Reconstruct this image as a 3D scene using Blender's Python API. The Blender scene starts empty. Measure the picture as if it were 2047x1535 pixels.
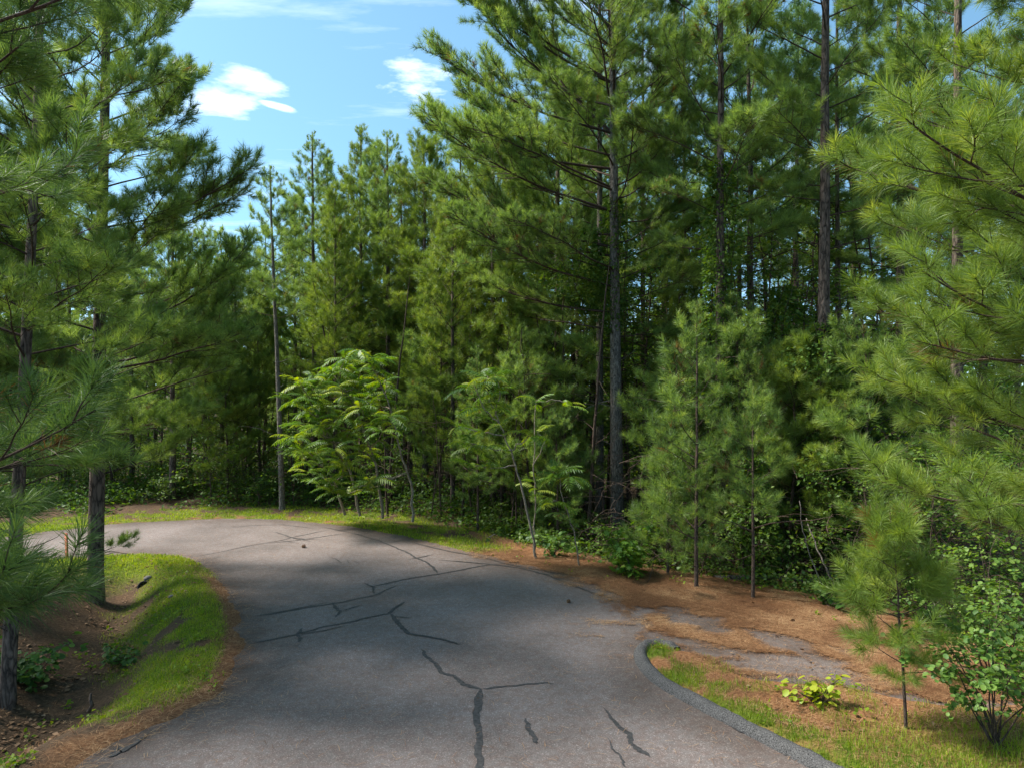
import bpy, math, random
import numpy as np
from mathutils import Vector, Matrix, Euler, Quaternion

R = math.radians
sc = bpy.context.scene
COL = sc.collection

# ------------------------------------------------------------------ camera
CAM_H = 4.0
F = 1400.0                      # focal length in pixels of a 2047 px wide frame
cam_d = bpy.data.cameras.new('camera')
cam = bpy.data.objects.new('camera', cam_d)
COL.objects.link(cam)
cam.location = (0, 0, CAM_H)
cam.rotation_euler = (R(90), 0, 0)
cam_d.sensor_width = 36.0
cam_d.lens = 36.0 * F / 2047.0
cam_d.clip_start = 0.05
cam_d.clip_end = 3000
sc.camera = cam

# ------------------------------------------------------------------ sky and sun
SUN_EL, SUN_AZ = R(51), R(-84)          # azimuth from +Y, negative = towards -X
sd_ = Vector((math.sin(SUN_AZ) * math.cos(SUN_EL), math.cos(SUN_AZ) * math.cos(SUN_EL), math.sin(SUN_EL)))
world = bpy.data.worlds.new("World")
sc.world = world
world.use_nodes = True
nt = world.node_tree
nt.nodes.clear()
N, L = nt.nodes.new, nt.links.new
out = N('ShaderNodeOutputWorld'); bg = N('ShaderNodeBackground')
sky = N('ShaderNodeTexSky'); sky.sky_type = 'NISHITA'; sky.sun_disc = False
sky.sun_elevation = SUN_EL; sky.sun_rotation = SUN_AZ
sky.air_density = 1.0; sky.dust_density = 0.6; sky.ozone_density = 1.6
bg.inputs['Strength'].default_value = 0.148


def wmath(op, a, b=None, c=None, clamp=False):
    n = N('ShaderNodeMath'); n.operation = op; n.use_clamp = clamp
    for i, v in enumerate((a, b, c)):
        if v is None: continue
        if isinstance(v, (int, float)): n.inputs[i].default_value = v
        else: L(v, n.inputs[i])
    return n.outputs[0]


tc = N('ShaderNodeTexCoord'); sep = N('ShaderNodeSeparateXYZ'); L(tc.outputs['Generated'], sep.inputs[0])
ay = wmath('MAXIMUM', wmath('ABSOLUTE', sep.outputs['Y']), 0.02)
uu = wmath('DIVIDE', sep.outputs['X'], ay); vv = wmath('DIVIDE', sep.outputs['Z'], ay)
hz = wmath('MAXIMUM', sep.outputs['Z'], 0.03)
comb = N('ShaderNodeCombineXYZ'); L(wmath('DIVIDE', sep.outputs['X'], hz), comb.inputs[0]); L(wmath('DIVIDE', sep.outputs['Y'], hz), comb.inputs[1])
nz = N('ShaderNodeTexNoise'); nz.inputs['Scale'].default_value = 1.7; nz.inputs['Detail'].default_value = 9; nz.inputs['Roughness'].default_value = 0.62
mp = N('ShaderNodeMapping'); mp.inputs['Scale'].default_value = (0.55, 1.6, 1); mp.inputs['Location'].default_value = (3.1, 0.4, 0)
L(comb.outputs[0], mp.inputs[0]); L(mp.outputs[0], nz.inputs['Vector'])
wisp = wmath('MULTIPLY', wmath('SUBTRACT', nz.outputs['Fac'], 0.54), 4.0, clamp=True)
lowc = wmath('MULTIPLY', wmath('SUBTRACT', 0.13, sep.outputs['Z']), 3.0, clamp=True)   # banks of cloud low over the woods
nz2 = N('ShaderNodeTexNoise'); nz2.inputs['Scale'].default_value = 9; nz2.inputs['Detail'].default_value = 8; nz2.inputs['Roughness'].default_value = 0.6
mp2 = N('ShaderNodeMapping'); mp2.inputs['Scale'].default_value = (0.9, 0.9, 3.2)
L(tc.outputs['Generated'], mp2.inputs[0]); L(mp2.outputs[0], nz2.inputs['Vector'])


def puff(u0, v0, a, b, gain=1.6, nzamp=2.4, sl=0.0):
    du = wmath('DIVIDE', wmath('SUBTRACT', uu, u0), a)
    dv = wmath('DIVIDE', wmath('SUBTRACT', wmath('SUBTRACT', vv, v0), wmath('MULTIPLY', wmath('SUBTRACT', uu, u0), sl)), b)
    e = wmath('SUBTRACT', 1.0, wmath('ADD', wmath('MULTIPLY', du, du), wmath('MULTIPLY', dv, dv)))
    e = wmath('ADD', e, wmath('MULTIPLY', wmath('SUBTRACT', nz2.outputs['Fac'], 0.52), nzamp))
    e = wmath('MULTIPLY', e, gain, clamp=True)
    return wmath('MULTIPLY', e, wmath('GREATER_THAN', sep.outputs['Y'], 0.0))


c1 = wmath('MAXIMUM', puff(-0.392, 0.405, 0.090, 0.028, 0.55, 4.6, -0.08), wmath('MAXIMUM', puff(-0.370, 0.426, 0.058, 0.028, 0.55, 4.2, -0.25), puff(-0.335, 0.396, 0.040, 0.008, 1.0, 2.5, -0.25)))
c2 = wmath('MULTIPLY', puff(-0.14, 0.44, 0.05, 0.035, 0.5, 9.0), 0.7)
cc = wmath('MAXIMUM', wmath('MAXIMUM', c1, c2), wmath('MAXIMUM', wmath('MULTIPLY', wisp, 0.32), wmath('MULTIPLY', lowc, wmath('MULTIPLY', nz2.outputs['Fac'], 1.4))), clamp=True)
mixc = N('ShaderNodeMixRGB'); L(cc, mixc.inputs[0])
tintn = N('ShaderNodeMixRGB'); tintn.blend_type = 'MULTIPLY'; tintn.inputs[0].default_value = 1.0
tintn.inputs[2].default_value = (0.67, 0.86, 0.78, 1)
lift = N('ShaderNodeCombineXYZ'); L(sep.outputs['X'], lift.inputs[0]); L(sep.outputs['Y'], lift.inputs[1]); L(wmath('MULTIPLY_ADD', wmath('MAXIMUM', sep.outputs['Z'], -0.05), 0.85, 0.20), lift.inputs[2])
L(lift.outputs[0], sky.inputs[0]); L(sky.outputs[0], tintn.inputs[1]); L(tintn.outputs[0], mixc.inputs[1])
mixc.inputs[2].default_value = (7.0, 7.2, 7.6, 1)
L(mixc.outputs[0], bg.inputs['Color']); L(bg.outputs[0], out.inputs['Surface'])

sun_d = bpy.data.lights.new('sun', 'SUN'); sun_d.energy = 3.9; sun_d.angle = R(12); sun_d.color = (1.0, 0.96, 0.90)
sun = bpy.data.objects.new('sun', sun_d); COL.objects.link(sun)
sun.rotation_euler = sd_.to_track_quat('Z', 'Y').to_euler(); sun.location = (-30, 0, 40)

vs = sc.view_settings
vs.view_transform = 'Standard'; vs.look = 'None'; vs.gamma = 1.0; vs.use_curve_mapping = False
vs.exposure = 1.30
cy = sc.cycles
cy.max_bounces = 7; cy.diffuse_bounces = 5; cy.glossy_bounces = 2; cy.transmission_bounces = 4; cy.transparent_max_bounces = 4
cy.use_denoising = True
cy.sample_clamp_indirect = 6.0

# ------------------------------------------------------------------ small helpers
rs = np.random.RandomState(7)


def ss(a, b, x):
    t = np.clip((x - a) / (b - a), 0, 1)
    return t * t * (3 - 2 * t)


def gpt(px, py, z=0.0):
    """ground point of a spot of the photograph on the level z"""
    Y = (CAM_H - z) * F / (py - 767.5)
    return ((px - 1023.5) / F * Y, Y)


def X_at(px, Y):
    return (px - 1023.5) / F * Y


def Z_at(py, Y):
    return CAM_H - (py - 767.5) / F * Y


def vnoise(x, y, s, seed=0):
    """smooth value noise 0..1 on numpy arrays"""
    x = np.asarray(x) * s + seed * 17.31; y = np.asarray(y) * s - seed * 9.77
    xi = np.floor(x).astype(np.int64); yi = np.floor(y).astype(np.int64)
    fx = x - xi; fy = y - yi
    fx = fx * fx * (3 - 2 * fx); fy = fy * fy * (3 - 2 * fy)

    def h(a, b):
        n = (a * 374761393 + b * 668265263 + seed * 1442695) & 0x7fffffff
        n = ((n ^ (n >> 13)) * 1274126177) & 0x7fffffff
        return ((n ^ (n >> 16)) & 0xffff) / 65535.0
    return (h(xi, yi) * (1 - fx) + h(xi + 1, yi) * fx) * (1 - fy) + (h(xi, yi + 1) * (1 - fx) + h(xi + 1, yi + 1) * fx) * fy


def fbm(x, y, s, seed=0, o=4):
    r = 0; a = 0.5; t = 0
    for i in range(o):
        r = r + a * vnoise(x, y, s * 2 ** i, seed + i); t += a; a *= 0.5
    return r / t


def polydist(x, y, P, closed=True):
    x = np.asarray(x, float); y = np.asarray(y, float)
    best = np.full(x.shape, 1e9)
    inside = np.zeros(x.shape, bool)
    n = len(P)
    for i in range(n if closed else n - 1):
        ax, ay_ = P[i]; bx, by = P[(i + 1) % n]
        dx, dy = bx - ax, by - ay_
        t = np.clip(((x - ax) * dx + (y - ay_) * dy) / (dx * dx + dy * dy + 1e-12), 0, 1)
        best = np.minimum(best, np.hypot(x - ax - t * dx, y - ay_ - t * dy))
        if closed:
            c = ((ay_ > y) != (by > y)) & (x < (bx - ax) * (y - ay_) / (by - ay_ + 1e-12) + ax)
            inside ^= c
    return np.where(inside, -best, best) if closed else best


def smooth_line(P, n=6):
    P = [Vector((p[0], p[1], 0)) for p in P]
    o = []
    for i in range(len(P) - 1):
        a, b, c, d = P[max(i - 1, 0)], P[i], P[i + 1], P[min(i + 2, len(P) - 1)]
        for k in range(n):
            t = k / n
            v = 0.5 * ((2 * b) + (c - a) * t + (2 * a - 5 * b + 4 * c - d) * t * t + (3 * b - a - 3 * c + d) * t ** 3)
            o.append((v.x, v.y))
    o.append((P[-1].x, P[-1].y))
    return o


def mesh(name, V, Fc, mats, attrs=None, smooth=False, mi=None):
    V = np.ascontiguousarray(V, np.float32); Fc = np.ascontiguousarray(Fc, np.int32)
    k = Fc.shape[1]
    me = bpy.data.meshes.new(name)
    me.vertices.add(len(V)); me.vertices.foreach_set('co', V.ravel())
    me.loops.add(Fc.size); me.loops.foreach_set('vertex_index', Fc.ravel())
    me.polygons.add(len(Fc)); me.polygons.foreach_set('loop_start', np.arange(0, Fc.size, k, dtype=np.int32))
    if mi is not None: me.polygons.foreach_set('material_index', np.ascontiguousarray(mi, np.int32))
    if smooth: me.polygons.foreach_set('use_smooth', np.ones(len(Fc), bool))
    for kk, a in (attrs or {}).items():
        at = me.attributes.new(kk, 'FLOAT', 'POINT'); at.data.foreach_set('value', np.ascontiguousarray(a, np.float32))
    me.update(calc_edges=True)
    for m in (mats if isinstance(mats, (list, tuple)) else [mats]): me.materials.append(m)
    return me


def link(name, data, parent=None, loc=None, rot=None, scale=None, **props):
    o = bpy.data.objects.new(name, data); COL.objects.link(o)
    if parent is not None: o.parent = parent
    if loc is not None: o.location = loc
    if rot is not None: o.rotation_euler = rot
    if scale is not None: o.scale = scale if hasattr(scale, '__len__') else (scale,) * 3
    for k, v in props.items():
        if v is not None: o[k] = v
    return o


class Geo:
    """collects vertices and triangles"""
    def __init__(s): s.V = []; s.F = []; s.T = []; s.n = 0

    def add(s, V, Fc, t=None):
        V = np.asarray(V, np.float32).reshape(-1, 3)
        s.V.append(V); s.F.append(np.asarray(Fc, np.int64) + s.n)
        s.T.append(np.full(len(V), 0.5) if t is None else np.broadcast_to(t, (len(V),)))
        s.n += len(V)

    def arr(s): return np.concatenate(s.V), np.concatenate(s.F), np.concatenate(s.T)

    def mesh(s, name, mat, smooth=False):
        V, Fc, T = s.arr()
        return mesh(name, V, Fc, mat, {'tint': T}, smooth)


def tube(g, P, rad, k=5, t=0.5, cap=False):
    P = np.asarray(P, float); n = len(P)
    rad = np.broadcast_to(np.asarray(rad, float), (n,))
    T = np.gradient(P, axis=0); T /= np.linalg.norm(T, axis=1, keepdims=True) + 1e-9
    up = np.where(np.abs(T[:, 2:3]) > 0.9, np.array([[1., 0, 0]]), np.array([[0, 0, 1.]]))
    A = np.cross(T, up); A /= np.linalg.norm(A, axis=1, keepdims=True) + 1e-9
    B = np.cross(T, A)
    if np.abs(T[:, 2]).mean() > 0.7:
        A = np.cross(T, np.array([[1., 0, 0]])); A /= np.linalg.norm(A, axis=1, keepdims=True) + 1e-9; B = np.cross(T, A)
    th = np.arange(k) * 2 * math.pi / k
    V = P[:, None] + rad[:, None, None] * (A[:, None] * np.cos(th)[None, :, None] + B[:, None] * np.sin(th)[None, :, None])
    V = V.reshape(-1, 3)
    Fc = []
    for i in range(n - 1):
        for j in range(k):
            a = i * k + j; b = i * k + (j + 1) % k
            Fc += [(a, b, b + k), (a, b + k, a + k)]
    if cap:
        V = np.concatenate([V, P[-1:]]); c = len(V) - 1
        for j in range(k): Fc.append(((n - 1) * k + j, (n - 1) * k + (j + 1) % k, c))
    g.add(V, Fc, t)


# ------------------------------------------------------------------ materials
def new_mat(name):
    m = bpy.data.materials.new(name); m.use_nodes = True
    n = m.node_tree.nodes; l = m.node_tree.links
    return m, n, l, n['Principled BSDF'], n['Material Output']


def ramp(n, stops):
    r = n.new('ShaderNodeValToRGB')
    while len(r.color_ramp.elements) < len(stops): r.color_ramp.elements.new(0.5)
    for e, (p, c) in zip(r.color_ramp.elements, stops):
        e.position = p; e.color = (*c, 1)
    return r


def leaf_mat(name, c0, c1, c2, trans=0.35, rough=0.5, spec=0.4, rnd=0.25):
    """colour runs over the per-leaf 'tint' attribute and the object's own random value"""
    m, n, l, b, o = new_mat(name)
    at = n.new('ShaderNodeAttribute'); at.attribute_name = 'tint'
    oi = n.new('ShaderNodeObjectInfo')
    ma = n.new('ShaderNodeMath'); ma.operation = 'MULTIPLY_ADD'; ma.inputs[1].default_value = rnd; ma.inputs[2].default_value = -rnd / 2
    l.new(oi.outputs['Random'], ma.inputs[0])
    ad = n.new('ShaderNodeMath'); ad.operation = 'ADD'; ad.use_clamp = True
    l.new(at.outputs['Fac'], ad.inputs[0]); l.new(ma.outputs[0], ad.inputs[1])
    r = ramp(n, ([(0.0, (0.20, 0.10, 0.035)), (0.04, c0)] if 'needle' in name and 'fallen' not in name else [(0.0, c0)]) + [(0.5, c1), (1.0, c2)]); l.new(ad.outputs[0], r.inputs[0])
    l.new(r.outputs[0], b.inputs['Base Color'])
    b.inputs['Roughness'].default_value = rough; b.inputs['Specular IOR Level'].default_value = spec
    tr = n.new('ShaderNodeBsdfTranslucent')
    hs = n.new('ShaderNodeHueSaturation'); hs.inputs['Hue'].default_value = 0.485; hs.inputs['Saturation'].default_value = 1.15; hs.inputs['Value'].default_value = 1.5
    l.new(r.outputs[0], hs.inputs['Color']); l.new(hs.outputs[0], tr.inputs['Color'])
    mx = n.new('ShaderNodeMixShader'); mx.inputs[0].default_value = trans
    l.new(b.outputs[0], mx.inputs[1]); l.new(tr.outputs[0], mx.inputs[2]); l.new(mx.outputs[0], o.inputs['Surface'])
    return m


def bark_mat(name, cd, cl, scale=14.0, bump=0.6):
    m, n, l, b, o = new_mat(name)
    t = n.new('ShaderNodeTexCoord'); mp_ = n.new('ShaderNodeMapping'); mp_.inputs['Scale'].default_value = (1, 1, 0.28)
    l.new(t.outputs['Object'], mp_.inputs[0])
    v = n.new('ShaderNodeTexVoronoi'); v.feature = 'DISTANCE_TO_EDGE'; v.inputs['Scale'].default_value = scale
    nn = n.new('ShaderNodeTexNoise'); nn.inputs['Scale'].default_value = scale * 0.9; nn.inputs['Detail'].default_value = 6
    l.new(mp_.outputs[0], nn.inputs['Vector'])
    mv = n.new('ShaderNodeMixRGB'); mv.inputs[0].default_value = 0.12; l.new(mp_.outputs[0], mv.inputs[1]); l.new(nn.outputs['Color'], mv.inputs[2])
    l.new(mv.outputs[0], v.inputs['Vector'])
    md = n.new('ShaderNodeMath'); md.operation = 'MULTIPLY_ADD'; md.inputs[1].default_value = 2.5; l.new(v.outputs['Distance'], md.inputs[0])
    sb = n.new('ShaderNodeMath'); sb.operation = 'SUBTRACT'; sb.inputs[1].default_value = 0.35; l.new(nn.outputs['Fac'], sb.inputs[0]); l.new(sb.outputs[0], md.inputs[2])
    r = ramp(n, [(0.05, cd), (0.55, cl), (0.95, tuple(min(1, c * 1.35) for c in cl))]); l.new(md.outputs[0], r.inputs[0])
    # broad lichen / weather variation along the stem
    n2 = n.new('ShaderNodeTexNoise'); n2.inputs['Scale'].default_value = 1.3; n2.inputs['Detail'].default_value = 4; l.new(t.outputs['Object'], n2.inputs['Vector'])
    mx = n.new('ShaderNodeMixRGB'); mx.blend_type = 'MULTIPLY'; mx.inputs[0].default_value = 0.7
    r2 = ramp(n, [(0.3, (0.6, 0.6, 0.62)), (0.7, (1.25, 1.15, 1.05))]); l.new(n2.outputs['Fac'], r2.inputs[0])
    l.new(r.outputs[0], mx.inputs[1]); l.new(r2.outputs[0], mx.inputs[2]); l.new(mx.outputs[0], b.inputs['Base Color'])
    bp = n.new('ShaderNodeBump'); bp.inputs['Strength'].default_value = bump; bp.inputs['Distance'].default_value = 0.03
    l.new(md.outputs[0], bp.inputs['Height']); l.new(bp.outputs[0], b.inputs['Normal'])
    b.inputs['Roughness'].default_value = 0.9; b.inputs['Specular IOR Level'].default_value = 0.15
    return m


M = {}
M['needle'] = leaf_mat('pine_needle', (0.070, 0.122, 0.038), (0.165, 0.260, 0.060), (0.320, 0.410, 0.092), 0.45, 0.45, 0.45)
M['needle_young'] = leaf_mat('young_pine_needle', (0.085, 0.140, 0.028), (0.170, 0.255, 0.045), (0.310, 0.370, 0.075), 0.40, 0.45, 0.45)
M['needle_dark'] = leaf_mat('shaded_pine_needle', (0.060, 0.112, 0.042), (0.140, 0.235, 0.062), (0.265, 0.360, 0.085), 0.45, 0.45, 0.45)
M['needle_shaded'] = leaf_mat('shaded_near_needle', (0.038, 0.078, 0.026), (0.085, 0.155, 0.038), (0.180, 0.265, 0.058), 0.36, 0.5, 0.3)  # darker needle copy: shade on the near left pine put into its colour
M['leaf'] = leaf_mat('broad_leaf', (0.040, 0.090, 0.018), (0.085, 0.160, 0.026), (0.190, 0.260, 0.038), 0.42, 0.5, 0.3)
M['sumac'] = leaf_mat('sumac_leaf', (0.060, 0.130, 0.022), (0.120, 0.220, 0.030), (0.300, 0.350, 0.045), 0.40, 0.45, 0.35, 0.8)
M['bright_leaf'] = leaf_mat('bright_leaf', (0.07, 0.16, 0.02), (0.14, 0.26, 0.03), (0.28, 0.36, 0.04), 0.4, 0.45, 0.4)
M['lime_leaf'] = leaf_mat('lime_leaf', (0.22, 0.32, 0.02), (0.34, 0.42, 0.03), (0.45, 0.46, 0.04), 0.4, 0.45, 0.4)
M['grass'] = leaf_mat('grass_blade', (0.085, 0.155, 0.014), (0.19, 0.285, 0.018), (0.35, 0.40, 0.04), 0.42, 0.5, 0.3)
M['dry'] = leaf_mat('fallen_needle', (0.12, 0.058, 0.028), (0.30, 0.150, 0.068), (0.50, 0.320, 0.165), 0.1, 0.7, 0.2)
M['dead_leaf'] = leaf_mat('fallen_leaf', (0.09, 0.050, 0.026), (0.20, 0.115, 0.060), (0.34, 0.220, 0.130), 0.1, 0.7, 0.2)
M['bark'] = bark_mat('pine_bark', (0.030, 0.024, 0.020), (0.145, 0.110, 0.090))
M['bark_grey'] = bark_mat('grey_bark', (0.05, 0.045, 0.038), (0.20, 0.175, 0.15), 22, 0.4)
M['bark_thin'] = bark_mat('thin_bark', (0.028, 0.020, 0.016), (0.105, 0.075, 0.058), 30, 0.3)
M['bark_sumac'] = bark_mat('sumac_bark', (0.12, 0.10, 0.075), (0.33, 0.28, 0.21), 30, 0.2)
M['twig'] = bark_mat('twig_bark', (0.022, 0.016, 0.012), (0.085, 0.060, 0.045), 40, 0.2)
M['deadwood'] = bark_mat('dead_wood', (0.08, 0.07, 0.06), (0.27, 0.24, 0.21), 30, 0.3)


def asphalt_mat():
    m, n, l, b, o = new_mat('asphalt')
    t = n.new('ShaderNodeTexCoord')
    fine = n.new('ShaderNodeTexVoronoi'); fine.inputs['Scale'].default_value = 95; l.new(t.outputs['Object'], fine.inputs['Vector'])
    rf = ramp(n, [(0.0, (0.138, 0.119, 0.109)), (0.55, (0.173, 0.152, 0.141)), (0.88, (0.205, 0.181, 0.168)), (0.99, (0.32, 0.285, 0.265))])
    sepc = n.new('ShaderNodeSeparateColor'); l.new(fine.outputs['Color'], sepc.inputs[0]); l.new(sepc.outputs[0], rf.inputs[0])
    big = n.new('ShaderNodeTexNoise'); big.inputs['Scale'].default_value = 0.55; big.inputs['Detail'].default_value = 6; big.inputs['Roughness'].default_value = 0.6
    l.new(t.outputs['Object'], big.inputs['Vector'])
    rb = ramp(n, [(0.30, (0.70, 0.68, 0.66)), (0.50, (0.98, 0.95, 0.93)), (0.70, (1.22, 1.20, 1.20))]); l.new(big.outputs['Fac'], rb.inputs[0])
    mx = n.new('ShaderNodeMixRGB'); mx.blend_type = 'MULTIPLY'; mx.inputs[0].default_value = 1
    l.new(rf.outputs[0], mx.inputs[1]); l.new(rb.outputs[0], mx.inputs[2])
    # stain along the edges, from the distance to the edge of the road, shade painted over the stained side road, and a brown tannin patchiness
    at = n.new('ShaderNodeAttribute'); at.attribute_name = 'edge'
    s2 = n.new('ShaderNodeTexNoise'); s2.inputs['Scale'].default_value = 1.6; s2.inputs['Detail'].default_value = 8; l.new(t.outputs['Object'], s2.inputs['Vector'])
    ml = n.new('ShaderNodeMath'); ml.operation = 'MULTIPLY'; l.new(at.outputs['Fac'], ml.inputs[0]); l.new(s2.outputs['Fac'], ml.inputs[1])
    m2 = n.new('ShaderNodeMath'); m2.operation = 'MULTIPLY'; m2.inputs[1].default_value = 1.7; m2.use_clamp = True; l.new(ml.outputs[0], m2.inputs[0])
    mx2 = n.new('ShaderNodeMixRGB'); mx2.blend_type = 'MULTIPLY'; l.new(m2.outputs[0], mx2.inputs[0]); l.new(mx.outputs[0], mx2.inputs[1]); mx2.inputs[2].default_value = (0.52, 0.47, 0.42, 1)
    s3 = n.new('ShaderNodeTexNoise'); s3.inputs['Scale'].default_value = 9; s3.inputs['Detail'].default_value = 6; l.new(t.outputs['Object'], s3.inputs['Vector'])
    r3 = ramp(n, [(0.4, (1.0, 0.98, 0.97)), (0.62, (0.92, 0.82, 0.78))]); l.new(s3.outputs['Fac'], r3.inputs[0])
    mx3 = n.new('ShaderNodeMixRGB'); mx3.blend_type = 'MULTIPLY'; mx3.inputs[0].default_value = 1; l.new(mx2.outputs[0], mx3.inputs[1]); l.new(r3.outputs[0], mx3.inputs[2])
    l.new(mx3.outputs[0], b.inputs['Base Color'])
    bp = n.new('ShaderNodeBump'); bp.inputs['Strength'].default_value = 0.5; bp.inputs['Distance'].default_value = 0.006
    l.new(fine.outputs['Distance'], bp.inputs['Height']); l.new(bp.outputs[0], b.inputs['Normal'])
    b.inputs['Roughness'].default_value = 0.82; b.inputs['Specular IOR Level'].default_value = 0.3
    return m


def plain_mat(name, c, rough=0.8, nsc=20, var=0.25, bump=0.2, spec=0.3):
    m, n, l, b, o = new_mat(name)
    t = n.new('ShaderNodeTexCoord'); nn = n.new('ShaderNodeTexNoise'); nn.inputs['Scale'].default_value = nsc; nn.inputs['Detail'].default_value = 6
    l.new(t.outputs['Object'], nn.inputs['Vector'])
    r = ramp(n, [(0.3, tuple(x * (1 - var) for x in c)), (0.7, tuple(x * (1 + var) for x in c))]); l.new(nn.outputs['Fac'], r.inputs[0])
    l.new(r.outputs[0], b.inputs['Base Color'])
    bp = n.new('ShaderNodeBump'); bp.inputs['Strength'].default_value = bump; bp.inputs['Distance'].default_value = 0.01
    l.new(nn.outputs['Fac'], bp.inputs['Height']); l.new(bp.outputs[0], b.inputs['Normal'])
    b.inputs['Roughness'].default_value = rough; b.inputs['Specular IOR Level'].default_value = spec
    return m


def ground_mat():
    m, n, l, b, o = new_mat('forest_ground')
    t = n.new('ShaderNodeTexCoord')
    f = n.new('ShaderNodeTexNoise'); f.inputs['Scale'].default_value = 26; f.inputs['Detail'].default_value = 9; f.inputs['Roughness'].default_value = 0.7; l.new(t.outputs['Object'], f.inputs['Vector'])
    w = n.new('ShaderNodeTexNoise'); w.inputs['Scale'].default_value = 2.2; w.inputs['Detail'].default_value = 7; l.new(t.outputs['Object'], w.inputs['Vector'])
    dirt = ramp(n, [(0.30, (0.035, 0.024, 0.016)), (0.5, (0.085, 0.055, 0.034)), (0.72, (0.17, 0.115, 0.072))]); l.new(f.outputs['Fac'], dirt.inputs[0])
    ndl = ramp(n, [(0.30, (0.10, 0.045, 0.022)), (0.5, (0.25, 0.115, 0.050)), (0.72, (0.44, 0.25, 0.12))]); l.new(f.outputs['Fac'], ndl.inputs[0])
    grs = ramp(n, [(0.30, (0.045, 0.060, 0.012)), (0.5, (0.11, 0.15, 0.018)), (0.72, (0.20, 0.23, 0.03))]); l.new(f.outputs['Fac'], grs.inputs[0])

    def masked(at_name, gain):
        a = n.new('ShaderNodeAttribute'); a.attribute_name = at_name
        s = n.new('ShaderNodeMath'); s.operation = 'MULTIPLY_ADD'; s.inputs[1].default_value = gain; l.new(w.outputs['Fac'], s.inputs[0]); s.inputs[2].default_value = -gain / 2
        q = n.new('ShaderNodeMath'); q.operation = 'ADD'; q.use_clamp = True; l.new(a.outputs['Fac'], q.inputs[0]); l.new(s.outputs[0], q.inputs[1])
        z = n.new('ShaderNodeMath'); z.operation = 'MULTIPLY'; z.use_clamp = True; l.new(q.outputs[0], z.inputs[0]); 
        c_ = n.new('ShaderNodeMath'); c_.operation = 'MULTIPLY'; c_.inputs[1].default_value = 6; c_.use_clamp = True; l.new(a.outputs['Fac'], c_.inputs[0]); l.new(c_.outputs[0], z.inputs[1])
        return z.outputs[0]
    m1 = n.new('ShaderNodeMixRGB'); l.new(masked('needles', 0.9), m1.inputs[0]); l.new(dirt.outputs[0], m1.inputs[1]); l.new(ndl.outputs[0], m1.inputs[2])
    m2 = n.new('ShaderNodeMixRGB'); l.new(masked('grassy', 0.9), m2.inputs[0]); l.new(m1.outputs[0], m2.inputs[1]); l.new(grs.outputs[0], m2.inputs[2])
    l.new(m2.outputs[0], b.inputs['Base Color'])
    bp = n.new('ShaderNodeBump'); bp.inputs['Strength'].default_value = 0.8; bp.inputs['Distance'].default_value = 0.03
    l.new(f.outputs['Fac'], bp.inputs['Height']); l.new(bp.outputs[0], b.inputs['Normal'])
    b.inputs['Roughness'].default_value = 0.95; b.inputs['Specular IOR Level'].default_value = 0.1
    return m


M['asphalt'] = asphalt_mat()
M['ground'] = ground_mat()
M['seal'] = plain_mat('crack_seal', (0.052, 0.048, 0.046), 0.65, 24, 0.5, 0.2, 0.4)
M['kerb'] = plain_mat('kerb_asphalt', (0.085, 0.080, 0.075), 0.88, 85, 0.95, 1.0)
M['litter'] = plain_mat('needle_litter', (0.225, 0.115, 0.056), 0.95, 60, 0.65, 0.9, 0.1)
M['stone'] = plain_mat('stone', (0.13, 0.12, 0.11), 0.9, 14, 0.3, 0.5)
M['stake'] = plain_mat('stake_wood', (0.30, 0.10, 0.05), 0.8, 30, 0.3)
M['pipe'] = plain_mat('culvert_pipe', (0.035, 0.035, 0.037), 0.8, 20, 0.3)

# ------------------------------------------------------------------ plan of the place
outer_px = [(-900, 1100), (-300, 1088), (0, 1073), (100, 1062), (220, 1048), (330, 1041), (430, 1037), (520, 1037), (620, 1043), (700, 1052), (780, 1066), (860, 1084), (930, 1101), (1000, 1116), (1075, 1133), (1140, 1153)]
inner_px = [(140, 1535), (215, 1493), (300, 1460), (370, 1428), (425, 1395), (462, 1350), (482, 1305), (488, 1262), (480, 1220), (465, 1187), (440, 1157), (410, 1133), (370, 1115), (300, 1108), (200, 1111), (120, 1118), (0, 1128), (-300, 1143), (-900, 1160)]
kerb_px = [(1352, 1300), (1318, 1289), (1290, 1296), (1281, 1312), (1296, 1340), (1330, 1370), (1400, 1409), (1500, 1461), (1600, 1513), (1690, 1560), (1790, 1640)]
outer = smooth_line([gpt(*p) for p in outer_px]); inner = smooth_line([gpt(*p) for p in inner_px])
kerb = smooth_line([gpt(*p) for p in kerb_px], 8)
side_far = smooth_line([gpt(*p) for p in [(1140, 1153), (1230, 1168), (1330, 1182), (1450, 1205), (1560, 1228), (1680, 1262), (1800, 1300), (2047, 1350), (2500, 1420), (3400, 1560)]])
side_near = smooth_line([gpt(*p) for p in [(3400, 1900), (2700, 1620), (2200, 1470), (2047, 1430), (1850, 1402), (1700, 1372), (1580, 1362), (1500, 1352), (1430, 1318), (1352, 1296)]])
kerb_end = kerb[::-1]
road_poly = inner[::-1][:] + [(-4.9, 6.6), (-5.0, 3.0), (-5.0, -14), (4.6, -14), (4.2, 3.0)] + [kerb[-1]] + kerb_end + side_near[::-1] + side_far[::-1] + outer[::-1]
ditch = [(-7.9, 15.2), (-7.4, 13.2), (-6.7, 11.0), (-6.2, 9.0), (-6.1, 7.0), (-6.6, 2), (-7, -10)]
verge_poly = kerb + [(12, 2.0)] + side_near


def road_sd(x, y): return polydist(x, y, road_poly)


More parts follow.
